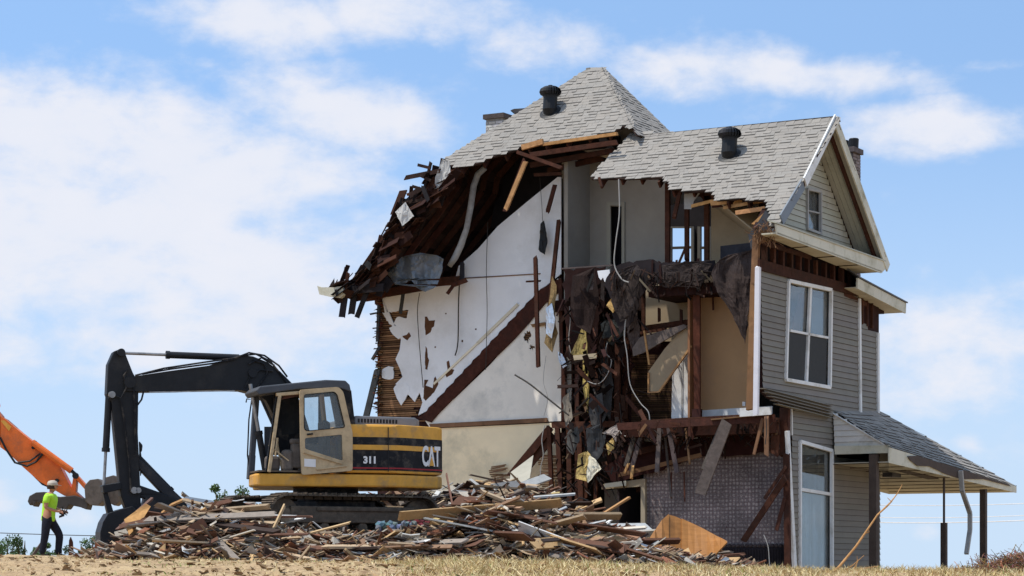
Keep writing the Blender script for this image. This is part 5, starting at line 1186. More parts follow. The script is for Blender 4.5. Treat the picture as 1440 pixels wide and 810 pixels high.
cyl((336, 503), (172, 496.5), .062, .028, yB, .63, par=boom); cyl((153, 556), (146, 684), .062, .028, yB+.05, .62, par=stick); cyl((194, 642), (262, 712), .05, .03, yB, .7, par=stick)
for yy in (.45, -.6): cyl((375, 672), (352, 540), .06, .035, yy, .5, par=boom)
for (x, y_, r_) in ((180, 539, .1), (168, 497, .07), (155, 556, .06), (186, 690, .06), (192, 690, .05), (352, 526, .08)):
    q = MB(); q.lathe([(r_, -.24), (r_, .24)], M.px(x, y_, yB), M.lu, 14); M.b(q, 'pivot_pin', 'steel_rub' if r_ < .07 else 'steel_black', stick if x < 200 else boom)
for pl in ([(200, 526), (240, 519), (300, 511), (330, 505)], [(170, 560), (176, 600), (182, 650), (184, 690)], [(188, 545), (190, 590), (191, 640)], [(345, 545), (352, 530), (366, 520), (384, 522)], [(362, 545), (376, 525), (372, 512), (356, 506)], [(332, 503), (350, 496), (372, 500), (392, 514), (404, 530)], [(340, 500), (360, 498), (380, 508), (398, 530), (404, 540)], [(190, 528), (230, 518), (290, 509), (334, 503)], [(152, 560), (160, 556), (170, 560), (178, 545), (174, 528), (180, 520)], [(193, 570), (199, 562), (202, 550)], [(350, 512), (368, 503), (386, 514)]):
    q = MB(); q.tube([M.px(a, b, yB+.22) for a, b in pl], .018, 6); M.b(q, 'hose', 'cat_black', boom)
arm([(144, 682), (170, 678), (172, 688), (146, 694)], .34, 'link', 'steel_black', par=stick)
arm([(144, 690), (150, 688), (160, 720), (152, 724)], .2, 'link', 'steel_black', par=stick)
# bucket (curled under) and thumb
bk_ = arm([(152, 722), (170, 716), (186, 712), (200, 724), (202, 740), (192, 756), (178, 768), (146, 772), (141, 762), (141, 748), (145, 734)], .62, 'bucket', 'steel_black', yB, stick, .03, (1.6, 1.5, 1.4))
for i in range(4):
    q = MB(); y0 = yB-.33+i*.22; q.prism([M.px(a, b, y0) for a, b in [(172, 766), (182, 764), (186, 778), (178, 778)]], M.lu*-.07); M.b(q, 'bucket_tooth', 'steel_rub', bk_)
th = arm([(186, 684), (196, 682), (230, 694), (262, 706), (264, 716), (240, 712), (206, 702), (188, 696)], .22, 'thumb', 'steel_black', par=stick)
arm([(190, 640), (200, 648), (232, 678), (262, 706), (256, 714), (228, 694), (196, 660)], .16, 'thumb_link', 'steel_black', par=th, c=(2.2, 2.2, 2.2))
arm([(206, 700), (226, 706), (246, 712), (262, 722), (256, 742), (236, 748), (216, 744), (200, 730)], .5, 'thumb_jaw', 'steel_black', par=th, c=(1.5, 1.4, 1.3))
arm([(196, 620), (201, 626), (200, 634), (196, 640), (202, 656), (198, 670)], .1, 'lug', 'steel_black', par=stick)

# ---- orange excavator
YO = 62.0
OM = Machine((-21.8, YO+1.5), 1.9, R(180), R(180), 'excavator', 'orange excavator reaching in from the left behind the worker')
def op(px, py, y=0): return onp(px, py, V3((0, YO+y, 0)), V3((0, 1, 0)))
def oplate(pts, th, name, mt, par=None, y=0, c=(1, 1, 1), bevel=.02):
    q = MB(); q.prism([op(a, b, y-th/2) for a, b in pts], V3((0, th, 0)), c=c); return q.build(name, mt, par or OM.root, OM.c, bevel=bevel)
z = lambda L_: [(a/2.383, 470+b/2.383) for a, b in L_]
ost = oplate(z([(0, 275), (18, 284), (65, 325), (125, 372), (200, 440), (238, 515), (275, 548), (262, 556), (215, 541), (130, 492), (78, 446), (30, 400), (0, 378)]), .42, 'stick', 'orange_paint')
oplate([(-30, 548), (2, 585), (2, 628), (-34, 600)], .42, 'stick', 'orange_paint')
q = MB(); q.prism([op(a, b, -.2) for a, b in [(-60, 470), (-20, 500), (-4, 570), (-30, 600), (-52, 560), (-90, 500), (-240, 560), (-420, 640), (-430, 610), (-240, 500), (-100, 440)]], V3((0, .42, 0))); oboom = q.build('boom', 'orange_paint', OM.root, OM.c, bevel=.02)
def otube(a, b, r, mt, nm, y=-.3, par=None): q = MB(); q.tube([op(*a, y), op(*b, y)], r, 12); return q.build(nm, mt, par or ost, OM.c)
z1 = lambda a, b: (a/2.383, 470+b/2.383)
oc = otube(z1(108, 362), z1(240, 458), .085, 'orange_paint', 'hydraulic_cylinder'); otube(z1(238, 456), z1(256, 472), .045, 'steel_black', 'piston_rod', par=oc)
oplate(z([(247, 468), (258, 470), (252, 545), (238, 520)]), .3, 'link', 'orange_paint', ost); oplate(z([(254, 468), (290, 508), (284, 520), (250, 482)]), .3, 'link', 'orange_paint', ost)
oplate(z([(90, 445), (150, 490), (230, 530), (225, 540), (140, 505), (100, 465)]), .2, 'hose_guard', 'steel_black', ost, y=-.1)
obk = oplate(z([(282, 508), (300, 488), (330, 484), (345, 500), (345, 560), (330, 574), (300, 572), (286, 560)]), .8, 'bucket', 'bucket_rust')
oplate(z([(352, 480), (380, 472), (405, 484), (404, 560), (384, 575), (356, 560), (345, 520)]), .7, 'bucket_side', 'bucket_rust', obk, y=.5)
oth = oplate(z([(92, 560), (98, 542), (120, 530), (150, 528), (160, 538), (200, 545), (250, 540), (285, 552), (296, 566), (290, 588), (270, 580), (232, 572), (222, 586), (196, 584), (176, 572), (158, 560), (140, 558), (128, 566), (122, 560), (112, 578), (108, 566), (100, 574)]), .7, 'thumb', 'bucket_rust', obk, c=(.55, .58, .62))
q = MB(); q.tube([op(*z1(a, b), -.3) for a, b in [(0, 345), (20, 385), (50, 430), (90, 442), (120, 428), (145, 400), (150, 380)]], .03, 6); q.tube([op(*z1(a, b), -.3) for a, b in [(60, 430), (100, 425), (135, 400)]], .025, 6); q.build('hose', 'steel_black', ost, OM.c)
for (a, b, r_) in ((115, 365, .07), (252, 474, .08), (190, 490, .05), (110, 380, .04)): q = MB(); q.lathe([(r_, 0), (r_, .1)], op(*z1(a, b), -.34), (0, 1, 0), 12); q.build('pivot_pin', 'steel_black', ost, OM.c)
oplate(z([(2, 290), (14, 288), (38, 310), (30, 325)]), .005, 'decal', 'cat_yellow', ost, y=-.215, bevel=0)
undercarriage(OM); body(OM, 'orange_paint', False)
q = MB(); q.bx(OM.U(.7, -.6, 1.95), OM.fu*.75, OM.lu*.5, UP*.82); OM.b(q, 'cab', 'orange_paint', bevel=.06)

# ================================================================== worker
mat('skin', (.42, .21, .13), .6, .06, 8); mat('shirt', (.42, .78, .06), .85, .06, 10); mat('trousers', (.018, .019, .028), .85, .2, 10)
mat('cap', (.50, .44, .36), .8, .08, 10); mat('boot', (.10, .07, .045), .8, .2, 10); mat('hair', (.05, .03, .02), .9, .2, 20); mat('tool_black', (.02, .02, .022), .5, .2, 8)
YP = 59.0; PZ = CZ+(H0-784)/F*YP; PC = V3(((69-720)/F*YP, YP, PZ))
WS = 1.06
worker = empty('person', PC, 'worker in a lime green shirt, dark trousers and pale cap striding right', 'person')
def skinned(name, verts, edges, mt, sub=2, root=0):
    me = bpy.data.meshes.new(name); me.from_pydata([v[:3] for v in verts], edges, []); o = bpy.data.objects.new(name, me); COL.objects.link(o)
    md = o.modifiers.new('skin', 'SKIN'); md.use_smooth_shade = True
    for i, v in enumerate(verts):
        r = v[3]; me.skin_vertices[0].data[i].radius = (r, r if len(v) < 5 else v[4]); me.skin_vertices[0].data[i].use_root = (i == root)
    sb_ = o.modifiers.new('sub', 'SUBSURF'); sb_.levels = sub; sb_.render_levels = sub
    dg = bpy.context.evaluated_depsgraph_get(); m2 = bpy.data.meshes.new_from_object(o.evaluated_get(dg)); bpy.data.objects.remove(o)
    m2.name = name; m2.materials.clear(); m2.materials.append(MATS[mt]); m2.polygons.foreach_set('use_smooth', [True]*len(m2.polygons))
    if 'Col' not in m2.color_attributes: ca_ = m2.color_attributes.new('Col', 'FLOAT_COLOR', 'CORNER'); ca_.data.foreach_set('color', [1.0]*4*len(m2.loops))
    o2 = bpy.data.objects.new(name, m2); COL.objects.link(o2); o2.parent = worker; return o2
# x right (facing), y away, z up; back foot left of centre
Vs = [(-.02, 0, .93, .125, .10), (-.01, 0, 1.10, .12, .10), (.02, 0, 1.28, .15, .11), (.03, 0, 1.42, .12, .09), (.05, 0, 1.50, .055), (.06, 0, 1.56, .06),       # 0-5 spine, neck
      (-.03, -.10, .88, .095), (-.06, -.11, .50, .065), (-.13, -.11, .10, .042),                                        # 6-8 near leg (back)
      (.02, .10, .88, .095), (.20, .11, .52, .065), (.16, .11, .10, .042),                                             # 9-11 far leg (front)
      (.01, -.19, 1.42, .06), (-.03, -.22, 1.14, .046), (.20, -.16, 1.06, .032), (.245, -.145, 1.05, .03, .022),          # 12-15 near arm, palm
      (.05, .18, 1.42, .06), (.06, .22, 1.15, .046), (.25, .12, 1.07, .032), (.295, .10, 1.06, .03, .022)]
Es = [(0, 1), (1, 2), (2, 3), (3, 4), (4, 5), (0, 6), (6, 7), (7, 8), (0, 9), (9, 10), (10, 11), (3, 12), (12, 13), (13, 14), (14, 15), (3, 16), (16, 17), (17, 18), (18, 19)]
def fingers(base, palm, d, side):
    for k in range(4):
        off = -.027+.018*k; L0 = (.034, .038, .036, .028)[k]; a = len(Vs)
        Vs.append((base[0]+.03, base[1]+off*.4, base[2]+off*.8, .0095)); Vs.append((base[0]+.03+L0, base[1]+off*.4, base[2]+off*.8-.012, .0085)); Vs.append((base[0]+.035+L0, base[1]+off*.4+side*.012, base[2]+off*.8-.035, .0075))
        Es.extend([(palm, a), (a, a+1), (a+1, a+2)])
    a = len(Vs); Vs.append((base[0]-.005, base[1], base[2]+.035, .011)); Vs.append((base[0]+.025, base[1]+side*.01, base[2]+.05, .0095)); Es.extend([(palm, a), (a, a+1)])
fingers(Vs[15], 15, 1, 1); fingers(Vs[19], 19, 1, -1)
body_o = skinned('body', Vs, Es, 'skin')
# head joined into the body mesh
def head():
    bm_ = bmesh.new(); bm_.from_mesh(body_o.data)
    r_ = bmesh.ops.create_uvsphere(bm_, u_segments=24, v_segments=18, radius=1)
    for v in r_['verts']:
        x, y, z_ = v.co; w = 1-.18*max(0, -z_); X = x*.098*w; Y = y*.076*w; Z = z_*.118
        if x > 0:
            X += .022*math.exp(-((y/.18)**2+((z_+.08)/.20)**2))        # nose
            X -= .010*sum(math.exp(-(((y-s_*.42)/.2)**2+((z_-.08)/.14)**2)) for s_ in (-1, 1))   # eye sockets
            X += .007*math.exp(-((y/.35)**2+((z_+.42)/.07)**2)); X += .010*math.exp(-((y/.3)**2+((z_+.8)/.15)**2))
        v.co = (X+.075, Y, Z+1.635)
    for s_ in (-1, 1):
        e = bmesh.ops.create_uvsphere(bm_, u_segments=8, v_segments=6, radius=1)
        for v in e['verts']: v.co = (v.co.x*.018+.065, v.co.y*.01+s_*.078, v.co.z*.03+1.63)
    bm_.to_mesh(body_o.data); bm_.free(); body_o.data.polygons.foreach_set('use_smooth', [True]*len(body_o.data.polygons))
head()
skinned('shirt', [(-.02, 0, .80, .16, .13), (-.02, 0, .90, .16, .13), (-.01, 0, 1.05, .15, .12), (.02, 0, 1.26, .17, .13), (.03, 0, 1.40, .14, .11), (.045, 0, 1.47, .075), (0, -.19, 1.41, .082), (-.025, -.215, 1.23, .07), (.05, .18, 1.41, .082), (.055, .21, 1.23, .07)], [(0, 1), (1, 2), (2, 3), (3, 4), (4, 5), (4, 6), (6, 7), (4, 8), (8, 9)], 'shirt')
skinned('trousers', [(-.02, 0, 1.0, .12, .10), (-.02, 0, .90, .145, .115), (-.03, -.10, .84, .112), (-.06, -.11, .50, .085), (-.13, -.11, .06, .068), (.02, .10, .84, .112), (.20, .11, .52, .085), (.16, .11, .06, .068)], [(0, 1), (1, 2), (2, 3), (3, 4), (1, 5), (5, 6), (6, 7)], 'trousers')
for (x, y) in ((-.12, -.11), (.17, .11)): skinned('boot', [(x-.03, y, .07, .05), (x+.05, y, .045, .045), (x+.14, y, .035, .035)], [(0, 1), (1, 2)], 'boot')
q = MB(); o_ = PC+V3((.07, 0, 1.665)); q.lathe([(.101, -.01), (.108, .01), (.106, .05), (.085, .092), (.04, .108), (.005, .112)], o_, V3((0, 0, 1)), 20)
q.prism([o_+V3((.08, -.075, .005)), o_+V3((.15, -.055, -.01)), o_+V3((.185, 0, -.015)), o_+V3((.15, .055, -.01)), o_+V3((.08, .075, .005))], V3((0, 0, .012))); q.build('cap', 'cap', worker, PC)
q = MB(); q.lathe([(.09, -.09), (.096, -.05), (.099, -.005)], o_+V3((-.018, 0, 0)), V3((0, 0, 1)), 18); q.build('hair', 'hair', worker, PC)
q = MB(); c0 = PC+V3((.31, -.05, 1.03))*WS; q.bx(c0, (.05, 0, -.03), (0, .035, 0), (.02, 0, .05)); q.bx(c0+V3((-.01, 0, -.08)), (.06, 0, .02), (0, .03, 0), (0, 0, .025))
q.tube([c0+V3((.02, 0, .0)), c0+V3((.10, 0, .04)), c0+V3((.13, 0, .10))], .014, 6); q.tube([c0+V3((.02, 0, -.02)), c0+V3((.15, 0, .0))], .016, 6); q.tube([c0+V3((0, 0, -.02)), c0+V3((.02, 0, .15))], .012, 6); q.tube([c0, c0+V3((.12, 0, -.06))], .012, 6)
tag(q.build('hand_tool', 'tool_black', None, c0), 'black multi-pronged tool held in the hands of the worker in green', 'tool')
worker.scale = (WS*1.12, WS*1.15, WS)
q = MB(); q.beam(op(45, 783, -2.2), op(60, 762, -2.0), .04, .07, UP); tag(q.build('plank', 'grey_wood', None, op(45, 783, -2.2)), 'pale plank stuck in the ground behind the heels of the worker', 'plank')
q = MB(); q.prism([op(a, b, -3) for a, b in [(96, 782), (97, 760), (99, 755), (102, 762), (103, 782)]], V3((0, .08, 0))); tag(q.build('post', 'old_wood', None, op(99, 782, -3)), 'short reddish brown post standing just right of the worker', 'post')
# ================================================================== rubble
profA = [(60, 792), (105, 790), (125, 786), (150, 780), (180, 770), (205, 756), (240, 738), (262, 730), (290, 722), (315, 732), (345, 742), (375, 745), (400, 755), (430, 760), (500, 762), (560, 760), (610, 752), (640, 732), (660, 716), (700, 708), (760, 722), (800, 744), (850, 764), (900, 777), (950, 786), (1000, 795), (1060, 803), (1120, 806)]
profB = [(60, 792), (130, 782), (200, 756), (260, 728), (300, 724), (340, 738), (400, 728), (500, 708), (560, 698), (600, 694), (640, 692), (700, 690), (745, 690), (780, 704), (850, 744), (930, 778), (1020, 800), (1120, 808)]
def zpile(x, y):
    g = zground(x, y); pxA = 720+F*x/y
    a = CZ+(H0-interp(profA, pxA))/F*41.6; b = CZ+(H0-interp(profB, pxA))/F*47.5
    if y < 41.6: z = g+(max(a, g)-g)*ss(39.6, 41.6, y)**.8
    elif y < 47.5:
        late = ss(345, 385, pxA)*(1-ss(625, 680, pxA)); z = a+(b-a)*ss(41.6+3.2*late, 47.5, y)
    else: z = b+(g-.0-b)*ss(47.5, 51.5, y)
    d = V3((x, y, 0))-V3((M.c.x, M.c.y, 0)); lx, ly = abs(d.dot(M.ft)), abs(d.dot(M.lt))
    k = ss(2.7, 1.95, lx)*ss(2.2, 1.4, ly) if False else (1-ss(1.9, 2.6, lx))*(1-ss(1.35, 1.9, ly))
    z = z*(1-k)+min(z, M.c.z)*k
    edge = ss(60, 115, pxA)*(1-ss(1060, 1130, pxA)); return g+(z-g)*edge if z > g else z
mat('rubble_base', (.06, .042, .032), .95, .45, 7, bump=1.0, dirt=(.05, .035, .03), dirt_amt=.5, dirt_scale=3)
def pile():
    m = MB(); nx, ny = 170, 90; xs = [-9.5+17.5*i/nx for i in range(nx+1)]; ys = [39.5+12.5*j/ny for j in range(ny+1)]
    m.v = [V3((x, y, zpile(x, y)-.06+(mnoise.noise(V3((x*2.2, y*2.2, 1)))*.10+mnoise.noise(V3((x*7, y*7, 2)))*.05)*ss(.02, .3, zpile(x, y)-zground(x, y)))) for y in ys for x in xs]
    m.f = [(j*(nx+1)+i, j*(nx+1)+i+1, (j+1)*(nx+1)+i+1, (j+1)*(nx+1)+i) for j in range(ny) for i in range(nx)]
    m.c = [jit(random.choice((.4, .8, 1.2, .6)), .2) for _ in m.f]; m.m = [0]*len(m.f)
    return tag(m.build('rubble_mound', 'rubble_base'), 'dark broken earth and splinters under the loose boards of the rubble heap', 'rubble', kind='stuff')
pile()
TONES = [((.32, .195, .12), 5), ((.16, .08, .052), 5), ((.45, .33, .21), 4), ((.27, .225, .185), 3.6), ((.54, .48, .39), 2.4), ((.06, .04, .032), 4), ((.55, .36, .18), 1.8), ((.48, .48, .46), .9), ((.33, .14, .08), 1.2), ((.70, .68, .64), .8)]
KIND = {0: 'brown', 1: 'dark reddish brown', 2: 'tan', 3: 'weathered grey', 4: 'pale', 5: 'nearly black', 6: 'fresh yellow', 7: 'grey painted', 8: 'rust red', 9: 'white painted'}
mat('scrap', (1, 1, 1), .85, .25, 9, bump=.35)
def pick(r):
    t = r.uniform(0, sum(w for _, w in TONES))
    for i, (c, w) in enumerate(TONES):
        t -= w
        if t <= 0: return i
    return 0
rr = random.Random(21)
def region(x, y):
    px = 720+F*x/y
    return 'left of the excavator tracks' if px < 370 else ('in front of the excavator tracks' if px < 630 else ('on the rubble below the stair wall' if px < 830 else 'on the rubble before the wallpapered room'))
used_labels = {}
FORM = {}
def plank_obj(p, d, L_, w, t, ti, nm, form):
    d = d.normalized(); q = MB(); n = len(FORM)
    roll = V3((rr.gauss(0, .5), rr.gauss(0, .5), 1)).normalized()
    kk = rr.uniform(.75, 1.2); c = tuple(k*kk for k in TONES[ti][0])
    q.beam(p-d*L_/2, p+d*L_/2, w, t, roll, c, jag=min(.06, w*.6))
    lb = f'{KIND[ti]} broken {form} lying {region(p.x, p.y)}'
    return tag(q.build(nm, 'scrap', None, p), lb, form, lb.replace('lying ', ''))
cnt = 0; tries = 0
def randdir(steep=.22): 
    a = rr.gauss(0, .75); 
    if rr.random() < .25: a = rr.uniform(0, math.pi)
    return V3((math.cos(a), math.sin(a), rr.gauss(0, steep)))
def inside_machine(p, mrg=0):
    d = V3((p.x, p.y, 0))-V3((M.c.x, M.c.y, 0)); return abs(d.dot(M.ft)) < 1.9+mrg and abs(d.dot(M.lt)) < 1.3+mrg
while cnt < 285 and tries < 5000:
    tries += 1; px = rr.uniform(120, 1060); y = rr.choice((rr.uniform(40.1, 42.2), rr.uniform(41, 47.5))); x = (px-720)/F*y
    h = zpile(x, y)-zground(x, y)
    if h < .12: continue
    kind = rr.random(); L_ = rr.uniform(1.0, 3.2) if kind < .6 else rr.uniform(.5, 1.5); w = rr.uniform(.07, .26) if kind < .6 else rr.uniform(.03, .05); t = rr.uniform(.02, .045)
    d = randdir(.2); p = V3((x, y, zpile(x, y)+rr.uniform(0, .18)))
    dn = d.normalized()*L_/2
    if 890 < px < 1050 and y < 43.6: continue
    if any(not 150 < 720+F*(p+dn*k_).x/(p+dn*k_).y < 1050 or abs(p.z+dn.z*k_-zpile((p+dn*k_).x, (p+dn*k_).y)) > .55 for k_ in (-1, 1)): continue
    if 385 < px < 625 and y < 43.5: d.z *= .25; p.z -= .05; L_ = min(L_, 1.6)
    if any(inside_machine(p+d.normalized()*L_*f, .12) for f in (-.5, 0, .5)): continue
    plank_obj(p, d, L_, w, t, pick(rr), 'plank' if kind < .6 else 'lath_strip', 'plank' if kind < .6 else 'lath strip'); cnt += 1
n = 0
while n < 34:                                       # lumps of plaster, felt and insulation between the boards
    px = rr.uniform(200, 1000); y = rr.uniform(40.4, 46); x = (px-720)/F*y
    if zpile(x, y)-zground(x, y) < .2: continue
    p = V3((x, y, zpile(x, y)+.06)); 
    if inside_machine(p, .4): continue
    k = rr.choice((0, 0, 1, 2, 3)); c = ((.62, .60, .55), (.05, .05, .055), (.52, .40, .18), (.33, .35, .37))[k]; r_ = rr.uniform(.12, .32); q = MB()
    nm, wd = (('plaster_chunk', 'pale broken plaster chunk'), ('felt_scrap', 'black torn roofing felt scrap'), ('insulation', 'yellow insulation lump'), ('metal_scrap', 'bent grey metal scrap'))[k]
    e1 = V3((rr.gauss(0, 1), rr.gauss(0, 1), rr.gauss(0, .5))).normalized(); e2 = e1.cross(V3((rr.gauss(0, .6), rr.gauss(0, .6), 1))).normalized(); m_ = rr.randint(6, 9)
    ring = [p+(e1*math.cos(a_)+e2*math.sin(a_)*.7)*r_*rr.uniform(.5, 1.1)+V3((0, 0, rr.uniform(-.05, .05))) for a_ in [2*math.pi*t_/m_ for t_ in range(m_)]]
    up_ = e1.cross(e2)*(.02 if k != 2 else .08); top = p+V3((0, 0, rr.uniform(.0, .08)))+up_
    q.add(ring+[v_+up_ for v_ in ring]+[top, p], [(t_, (t_+1) % m_, m_+(t_+1) % m_, m_+t_) for t_ in range(m_)]+[(m_+t_, m_+(t_+1) % m_, 2*m_) for t_ in range(m_)]+[((t_+1) % m_, t_, 2*m_+1) for t_ in range(m_)], c)
    lb = f'{wd} {region(p.x, p.y)}'; tag(q.build(nm, 'scrap', None, p), lb, wd.split()[-1], lb); n += 1
n = 0
while n < 9:
    px = rr.uniform(230, 980); y = rr.uniform(40.6, 45); x = (px-720)/F*y
    if zpile(x, y)-zground(x, y) < .25 or inside_machine(V3((x, y, 0)), .8): continue
    p = V3((x, y, zpile(x, y)+.1)); pts = [p]; a_ = rr.uniform(0, 6)
    for t_ in range(9): a_ += rr.gauss(0, .7); pts.append(pts[-1]+V3((math.cos(a_)*.15, math.sin(a_)*.06, rr.gauss(.01, .06))))
    q = MB(); q.tube(pts, .012, 5, (.6, .58, .54) if n % 2 else (.03, .03, .03)); lb = ('pale' if n % 2 else 'black')+' loose wire curling '+region(p.x, p.y); tag(q.build('wire', 'scrap', None, p), lb, 'wire', lb); n += 1
# everything smaller in one go
sm = MB(); n = 0
while n < 5400:
    px = rr.uniform(95, 1100); y = rr.uniform(39.6, 48.5) if rr.random() < .45 else rr.uniform(39.6, 42.3); x = (px-720)/F*y
    h = zpile(x, y)-zground(x, y)
    if h < .03 and rr.random() < .9: continue
    p = V3((x, y, zpile(x, y)+rr.uniform(-.05, .09)*min(1, h*4)))
    if inside_machine(p, .05): n += 1; continue
    k = rr.random(); d = randdir(.35).normalized(); ti = pick(rr); kk = rr.uniform(.6, 1.2); c = tuple(q_*kk for q_ in TONES[ti][0])
    if k < .55: L_, w, t = rr.uniform(.18, .9), rr.uniform(.02, .05), rr.uniform(.006, .02)
    elif k < .78: L_, w, t = rr.uniform(.15, .6), rr.uniform(.06, .14), rr.uniform(.01, .03)
    else: L_, w, t = rr.uniform(.12, .5), rr.uniform(.10, .34), rr.uniform(.008, .02)
    sm.beam(p-d*L_/2, p+d*L_/2, w, t, V3((rr.gauss(0, .6), rr.gauss(0, .6), 1)), c, jag=min(.05, w*.6)); n += 1
tag(sm.build('splinters', 'scrap', None), 'countless small splinters and scraps covering the rubble heap', 'splinters', kind='stuff')
# boards one can pick out in the photograph
mat('bright', (1, 1, 1), .7, .12, 9, bump=.15)
def special(name, x0, y0, Y0, x1, y1, Y1, w, t, c, label, cat, up=(0, -.5, 1)):
    q = MB(); a, b = zfloor(x0, y0, Y0), zfloor(x1, y1, Y1); q.beam(a, b, w, t, V3(up), c, jag=.03); return tag(q.build(name, 'bright', None, (a+b)/2), label, cat)
special('plank', 702, 750, 41.9, 838, 797, 40.4, .13, .03, (.52, .46, .36), 'long pale double edged board sloping down right in the middle of the rubble', 'plank')
special('plank', 606, 763, 40.8, 660, 791, 40.2, .07, .03, (.75, .75, .74), 'white painted board sloping down at the front foot of the rubble', 'plank')
special('plank', 322, 731, 41.1, 352, 783, 40.2, .08, .03, (.40, .26, .15), 'brown board leaning down left beside the track front, lower end to the right', 'plank', (1, 0, .2))
special('plank', 400, 711, 41.6, 378, 758, 40.6, .06, .03, (.48, .33, .18), 'tan board leaning against the near track front, lower end to the left', 'plank', (1, 0, .2))
special('plank', 420, 754, 40.9, 492, 735, 40.9, .04, .03, (.55, .38, .2), 'thin tan lath rising right in front of the tracks', 'lath strip')
special('plank', 232, 790, 40.2, 260, 762, 40.9, .05, .03, (.45, .45, .44), 'grey metal tube edge at the front of the left rubble', 'plank')
special('plank', 628, 668, 43.8, 640, 730, 43.2, .07, .03, (.20, .10, .07), 'dark brown board standing upright behind the excavator counterweight', 'plank', (1, 0, 0))
special('plank', 640, 727, 42.6, 700, 748, 42.0, .10, .04, (.42, .22, .13), 'reddish board lying below the grey metal panel', 'plank')
special('plank', 664, 712, 42.2, 700, 748, 41.8, .08, .03, (.50, .33, .2), 'light brown split board fanned out below the stair wall', 'plank')
special('plank', 735, 725, 43.5, 780, 760, 42.4, .05, .03, (.50, .36, .22), 'thin tan strip leaning over the middle rubble', 'lath strip', (1, 0, .3))
special('plank', 843, 726, 44.5, 886, 699, 44.5, .05, .04, (.45, .24, .1), 'orange brown stick pointing up right before the doorway', 'lath strip')
special('plank', 690, 684, 46.0, 830, 735, 44.5, .10, .05, (.28, .15, .1), 'long brown board running down the ridge of the right rubble', 'plank')
special('plank', 820, 735, 44.5, 950, 772, 43.0, .10, .05, (.32, .17, .1), 'long brown board at the right slope of the rubble toward the plywood', 'plank')
special('plank', 905, 775, 42.0, 990, 800, 41.0, .12, .03, (.45, .40, .36), 'long grey white board at the right foot of the rubble', 'plank')
special('plank', 880, 760, 41.6, 960, 785, 41.0, .09, .03, (.6, .58, .55), 'pale trim board on the right slope of the rubble', 'plank')
special('plank', 215, 700, 42.6, 165, 745, 41.8, .05, .04, (.16, .09, .07), 'dark stick leaning on the bucket of the yellow excavator', 'lath strip')
special('plank', 500, 772, 40.6, 556, 760, 40.8, .09, .03, (.40, .20, .12), 'reddish flat board in the front row below the tracks', 'plank')
special('plank', 545, 790, 40.2, 600, 762, 40.5, .06, .03, (.46, .30, .16), 'tan lath rising right at the front foot of the rubble', 'lath strip')
special('plank', 1220, 805, 38.6, 1190, 808, 38.6, .03, .02, (.4, .3, .2), 'thin tan lath lying before the lower window', 'lath strip')
def sheet(name, pts, m, c, label, cat, th=.02, curl=None):
    q = MB(); P = [zfloor(*p) for p in pts]; n = (P[1]-P[0]).cross(P[2]-P[0]).normalized(); q.prism(P, n*th, c=c); return tag(q.build(name, m, None, P[0]), label, cat)
def curved(name, x0, x1, top, bot, Y, bulge, m, c, label, cat):
    q = MB(); n = 12
    for i in range(n):
        f0, f1 = i/n, (i+1)/n; xs = [x0+(x1-x0)*f for f in (f0, f1)]; T_ = [interp(top, x) for x in xs]; B2 = [interp(bot, x) for x in xs]; o = [Y+bulge*math.sin(math.pi*f) for f in (f0, f1)]
        a, b, cc_, d = zfloor(xs[0], T_[0], o[0]+.5), zfloor(xs[1], T_[1], o[1]+.5), zfloor(xs[1], B2[1], o[1]), zfloor(xs[0], B2[0], o[0]); q.add([a, b, cc_, d], [(0, 1, 2, 3)], c)
    o = q.build(name, m, None, zfloor(x0, interp(bot, x0), Y)); s_ = o.modifiers.new('thickness', 'SOLIDIFY'); s_.thickness = .02; return tag(o, label, cat)
mat('plywood', (.34, .15, .045), .6, .2, 3, stretch=(1, 1, 6), dirt=(.20, .09, .03), dirt_amt=.45, dirt_scale=2)
curved('plywood_sheet', 912, 1023, [(912, 760), (936, 723), (945, 724), (985, 742), (1023, 762)], [(912, 775), (940, 782), (1000, 788), (1023, 764)], 42.4, .5, 'plywood', (1, 1, 1), 'curved orange brown plywood sheet standing in the rubble before the wallpaper', 'plywood')
sheet('metal_sheet', [(690, 680, 45.6), (728, 676, 46), (746, 692, 45.4), (790, 738, 44.4), (742, 726, 44.4), (706, 706, 45)], 'metal_sheet', (.9, .8, .7), 'grey bent metal panel lying on the ridge of the right rubble', 'metal sheet')
sheet('metal_sheet', [(640, 655, 47), (690, 650, 47.6), (750, 640, 48), (745, 672, 47), (716, 690, 46.6)][2:]+[(718, 664, 47.6)], 'duct_grey', (1.0, .95, .8), 'greyish board slab leaning at the foot of the lower stair', 'board')
sheet('corrugated_sheet', [(692, 724, 43), (735, 720, 43.6), (788, 728, 43.4), (760, 736, 42.8), (712, 744, 42.4)], 'metal_sheet', (1.3, 1.25, 1.1), 'long pale corrugated sheet half buried in the middle rubble', 'metal sheet')
sheet('metal_sheet', [(240, 712, 45.5), (262, 698, 46), (300, 704, 46), (322, 722, 45), (300, 730, 44.8)], 'metal_sheet', (.8, .85, .9), 'grey sloping sheet on top of the left rubble behind the thumb', 'metal sheet')
crw = MB()
for i in range(5):
    a = zfloor(252+i*9, 758-i*2, 41.0); crw.add([zfloor(250+i*13, 752+4*math.sin(i*2), 41.2), zfloor(264+i*13, 750+5*math.cos(i*2), 41.4), zfloor(268+i*13, 768+3*math.sin(i), 40.7), zfloor(256+i*13, 772-2*i, 40.6)], [(0, 1, 2, 3)], (1, 1, 1))
o_ = crw.build('plastic_sheet', 'trim_white', None, zfloor(252, 758, 41)); o_.modifiers.new('thickness', 'SOLIDIFY').thickness = .02; tag(o_, 'crumpled white sheet in the left rubble, front of the yellow excavator', 'plastic sheet')
